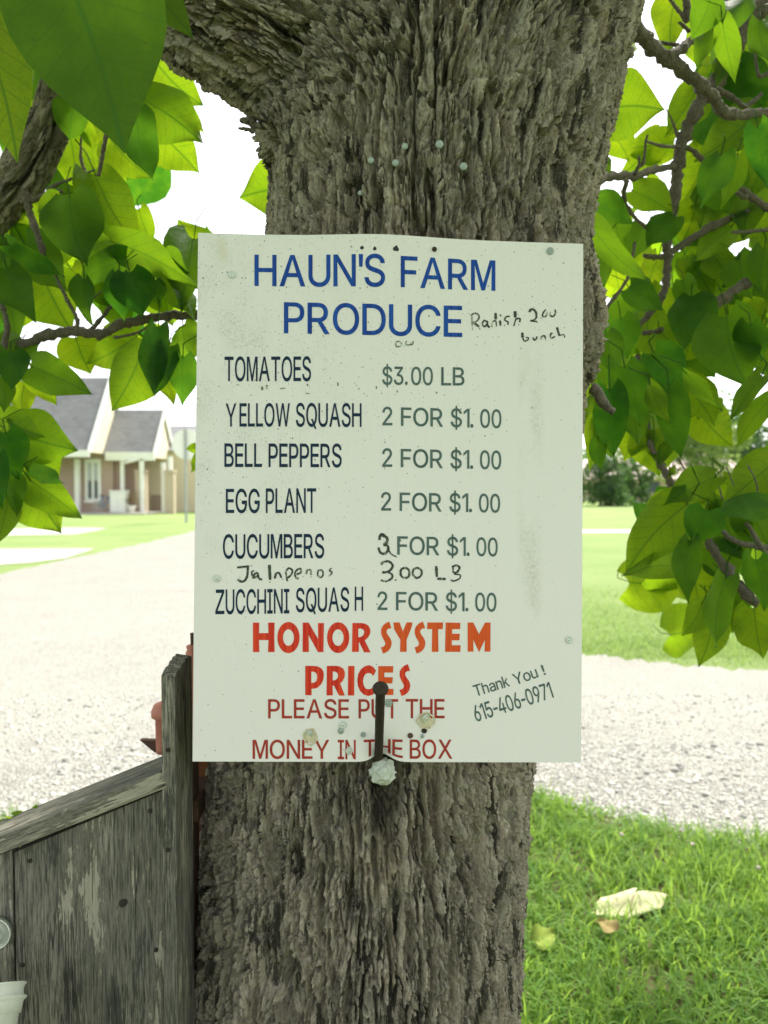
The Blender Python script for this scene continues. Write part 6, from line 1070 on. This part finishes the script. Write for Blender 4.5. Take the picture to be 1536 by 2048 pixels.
m = MB(); m.box((xa, 40.6, .092), (xb, 41.15, za), None, .02); m.build('body', M_TRIM, cab); m = MB(); m.box((xa - .04, 40.56, za + .001), (xb + .04, 41.19, za + .06), None, .015); m.build('top', M_TRIM, cab)
m = MB(); m.box((xa + .06, 40.57, .2), ((xa+xb)/2 - .02, 40.598, za - .08), None, .008); m.box(((xa+xb)/2 + .02, 40.57, .2), (xb - .06, 40.598, za - .08), None, .008); m.build('door', M_TRIM, cab)
# bicycle on the porch
bx, _ = xz(209, 1020, 40.5); bike = thing('bicycle', (bx, 40.5, .09), 'small blue and white bicycle parked under the porch window', 'bicycle'); fm = mat_plain('blue_paint', (.06, .17, .30)); wm = mat_plain('bicycle_tyre', (.30, .31, .30))
Mb = Matrix.Translation((bx, 40.5, .09)) @ Matrix.Rotation(.9, 4, 'Z')
for sx_ in (-.38, .38):
    m = MB(); m.tube([Mb @ Vector((sx_ + .29*math.cos(t), 0, .31 + .29*math.sin(t))) for t in np.linspace(0, 6.2832, 25)], .025, 6, False); w_ = m.build('wheel', wm, bike, True)
    m = MB(); [m.tube([Mb @ Vector((sx_, 0, .31)), Mb @ Vector((sx_ + .28*math.cos(t), 0, .31 + .28*math.sin(t)))], .004, 4) for t in np.linspace(0, 6.28, 13)[:-1]]; m.build('spokes', M_STEEL, w_)
m = MB(); A = {'r': (-.38, 0, .31), 'f': (.38, 0, .31), 's': (-.15, 0, .80), 'h': (.27, 0, .82), 'b': (-.05, 0, .30)}
for p_, q_ in ('rb', 'bs', 'sh', 'hb', 'rs', 'hf'): m.tube([Mb @ Vector(A[p_]), Mb @ Vector(A[q_])], .022, 7)
m.build('frame', fm, bike); m = MB(); m.tube([Mb @ Vector((.27, -.25, .98)), Mb @ Vector((.25, 0, .95)), Mb @ Vector((.27, .25, .98))], .014, 6); m.tube([Mb @ Vector((.27, 0, .82)), Mb @ Vector((.25, 0, .95))], .014, 6); m.build('handlebar', M_STEEL, bike)
m = MB(); blob(m, Mb @ Matrix.Translation((-.17, 0, .88)), .13, .07, .03, jit=.05); m.tube([Mb @ Vector((-.15, 0, .8)), Mb @ Vector((-.17, 0, .87))], .014, 6); m.build('saddle', M_IRON, bike)
# potted shrub
cx, _ = xz(262, 1020, 40.6); pot = thing('potted_shrub', (cx, 40.6, .09), 'brownish shrub in a white pot beside the porch cabinet', 'plant')
m = MB(); m.lathe([(.16, .092), (.24, .40), (.26, .40), (.26, .44), (.2, .44), (.19, .40)], 20, Matrix.Translation((cx, 40.6, 0))); m.build('pot', M_TRIM, pot, True)
def leafcards(m, n, cen, rad, size, shell=.35, flat=1.0):
    cx_, cy_, cz_ = cen
    for _ in range(n):
        d = Vector((random.gauss(0, 1), random.gauss(0, 1), random.gauss(0, 1))).normalized(); r_ = (shell + (1-shell) * random.random()**.6)
        p = Vector((cx_ + d.x*rad[0]*r_, cy_ + d.y*rad[1]*r_, cz_ + d.z*rad[2]*r_)); s = size * random.uniform(.5, 1.3)
        a = Vector((random.gauss(0, 1), random.gauss(0, 1), random.gauss(0, .7))).normalized(); b = a.orthogonal().normalized(); b = Matrix.Rotation(random.uniform(0, 6.28), 3, a) @ b
        m.add([p - a*s, p + b*s*.5 + a*s*.1, p + a*s, p - b*s*.5 + a*s*.1], [(0, 1, 2, 3)], None, random.random())
M_DRY = mat_crown('brown_leaf', (.14, .11, .06), (.28, .22, .12), (.3, .25, .1)); m = MB(); leafcards(m, 160, (cx, 40.6, .85), (.3, .3, .42), .07, .1); m.build('foliage', M_DRY, pot, False, False, True)
# round road sign seen from behind, on its post
rs = at(372, 1046, 31); sgn = thing('road_sign', (rs[0], 31, 0), 'round pale road sign on a thin metal post seen from behind', 'sign'); zc = float(at(375, 888, 31)[2])
m = MB(); m.lathe([(.002, -.02), (.60, -.02), (.62, -.012), (.62, .012), (.60, .02), (.002, .02)], 48, frame_n(Vector((rs[0] + .05, 31.12, zc)), Vector((0, -1, 0)))); m.build('disc', mat_plain('pale_sign_back', (.80, .80, .76), .5, .1, .4, .04, 2), sgn)
m = MB(); m.tube([(rs[0], 31.05, -.1), (rs[0] - .02, 31.05, zc + .6)], .055, 8); m.build('post', mat_plain('galvanised_post', (.36, .38, .38), .5, .4, .4, .1, 5), sgn)

# ------------------------------------------------------------------ far side of the lawn at the right
far_house = thing('low_house', (27, 82, 0), 'low distant house with a pale pinkish roof beyond the lawn', 'house')
m = MB(); m.box((20, 80, 0), (37, 90, 2.4)); m.build('wall', mat_plain('pinkish_wall', (.55, .43, .36), .9, 0, .2, .08, .5), far_house)
M_PINK = mat_plain('pinkish_roof', (.50, .40, .37), .9, 0, .2, .06, .5)
m = MB(); m.prism([(19, 79.2, 2.3), (19, 85, 4.4), (19, 90.8, 2.3)], (19, 0, 0)); m.build('roof', M_PINK, far_house)
m = MB(); m.prism([(30.5, 78.6, 2.42), (33.3, 78.6, 4.9), (36.5, 78.6, 2.42)], (0, 6.2, 0)); m.build('front_gable', M_PINK, far_house)
m = MB(); m.box((22, 79.92, .9), (24.2, 79.997, 2.0)); m.box((27, 79.92, .9), (28.4, 79.997, 2.0)); m.build('window', M_GLASS, far_house)
def ftree(name, label, cen, H_, R_, n, size, mat, clumps=9, tr=.25, low=.18, grp=None):
    t = thing(name, (cen[0], cen[1], 0), label, 'tree' if 'tree' in name else 'bush', grp); m = MB(); tops = []
    for i in range(clumps):
        a = 2.4*i + random.uniform(-.4, .4); zr = low + (1-low) * (i + .5) / clumps; rr = R_ * (.62 if zr < .75 else .62 * (1.15 - zr) / .4) * random.uniform(.5, 1.05)
        c = (cen[0] + rr*math.cos(a), cen[1] + rr*math.sin(a), H_*zr*.9); q = R_ * random.uniform(.34, .58); tops.append(c); leafcards(m, n // clumps, c, (q, q, q*.75), size, .45)
    m.build('crown', mat, t, False, False, True); m = MB(); m.tube([(cen[0], cen[1], -.1), (cen[0] + .1, cen[1], H_*.3), (cen[0], cen[1], H_*.75)], [tr, tr*.75, tr*.2], 9)
    for c in tops[::2]: m.tube([(cen[0], cen[1], max(.2, c[2]*.55)), c], [tr*.35, tr*.12], 6)
    m.build('trunk', M_BRANCH, t)
C_D = mat_crown('dark_crown', (.035, .075, .035), (.085, .15, .06), (.10, .2, .04)); C_L = mat_crown('light_crown', (.10, .17, .05), (.20, .28, .09), (.3, .4, .1)); C_M = mat_crown('mid_crown', (.05, .11, .045), (.12, .2, .08), (.15, .28, .06))
def X(px_, Y): return float(at(px_, 1000, Y)[0])
ftree('shrub', 'dark green bushy shrub directly right of the sign beyond the lawn', (X(1200, 58), 58), 3.9, 2.1, 1700, .20, C_D, 9, .12, .12)
ftree('shrub', 'second dark shrub beyond the lawn, right of the first', (X(1262, 61), 61), 3.6, 1.8, 1500, .20, C_D, 8, .12, .1)
ftree('shrub', 'low rounded shrub at the foot of the two dark shrubs', (X(1225, 57), 57), 1.5, 1.8, 900, .16, C_M, 6, .06, .15)
ftree('lawn_tree', 'pale green spreading tree in front of the low distant house', (X(1390, 72), 72), 10.5, 5.2, 3600, .30, C_L, 12, .22, .32)
ftree('far_tree', 'dark tree behind the low distant house at the right edge', (X(1500, 100), 100), 9.5, 5.5, 2600, .4, C_D, 10, .3, .12, 'trees beyond the low house')
ftree('far_tree', 'mid green tree behind the pale spreading tree', (X(1440, 115), 115), 15, 7.5, 3000, .5, C_M, 11, .35, .15, 'trees beyond the low house')
ftree('far_tree', 'tall tree furthest right beyond the low house', (X(1640, 108), 108), 16, 7.5, 3000, .5, C_M, 11, .35, .12, 'trees beyond the low house')
ftree('far_tree', 'green tree behind the two dark shrubs', (X(1290, 112), 112), 11, 6, 2400, .5, C_L, 10, .3, .12, 'trees beyond the low house')
ftree('far_tree', 'tree hidden behind the price sign beyond the lawn', (X(1120, 120), 120), 10, 6, 1600, .5, C_M, 9, .3, .12, 'trees beyond the low house')
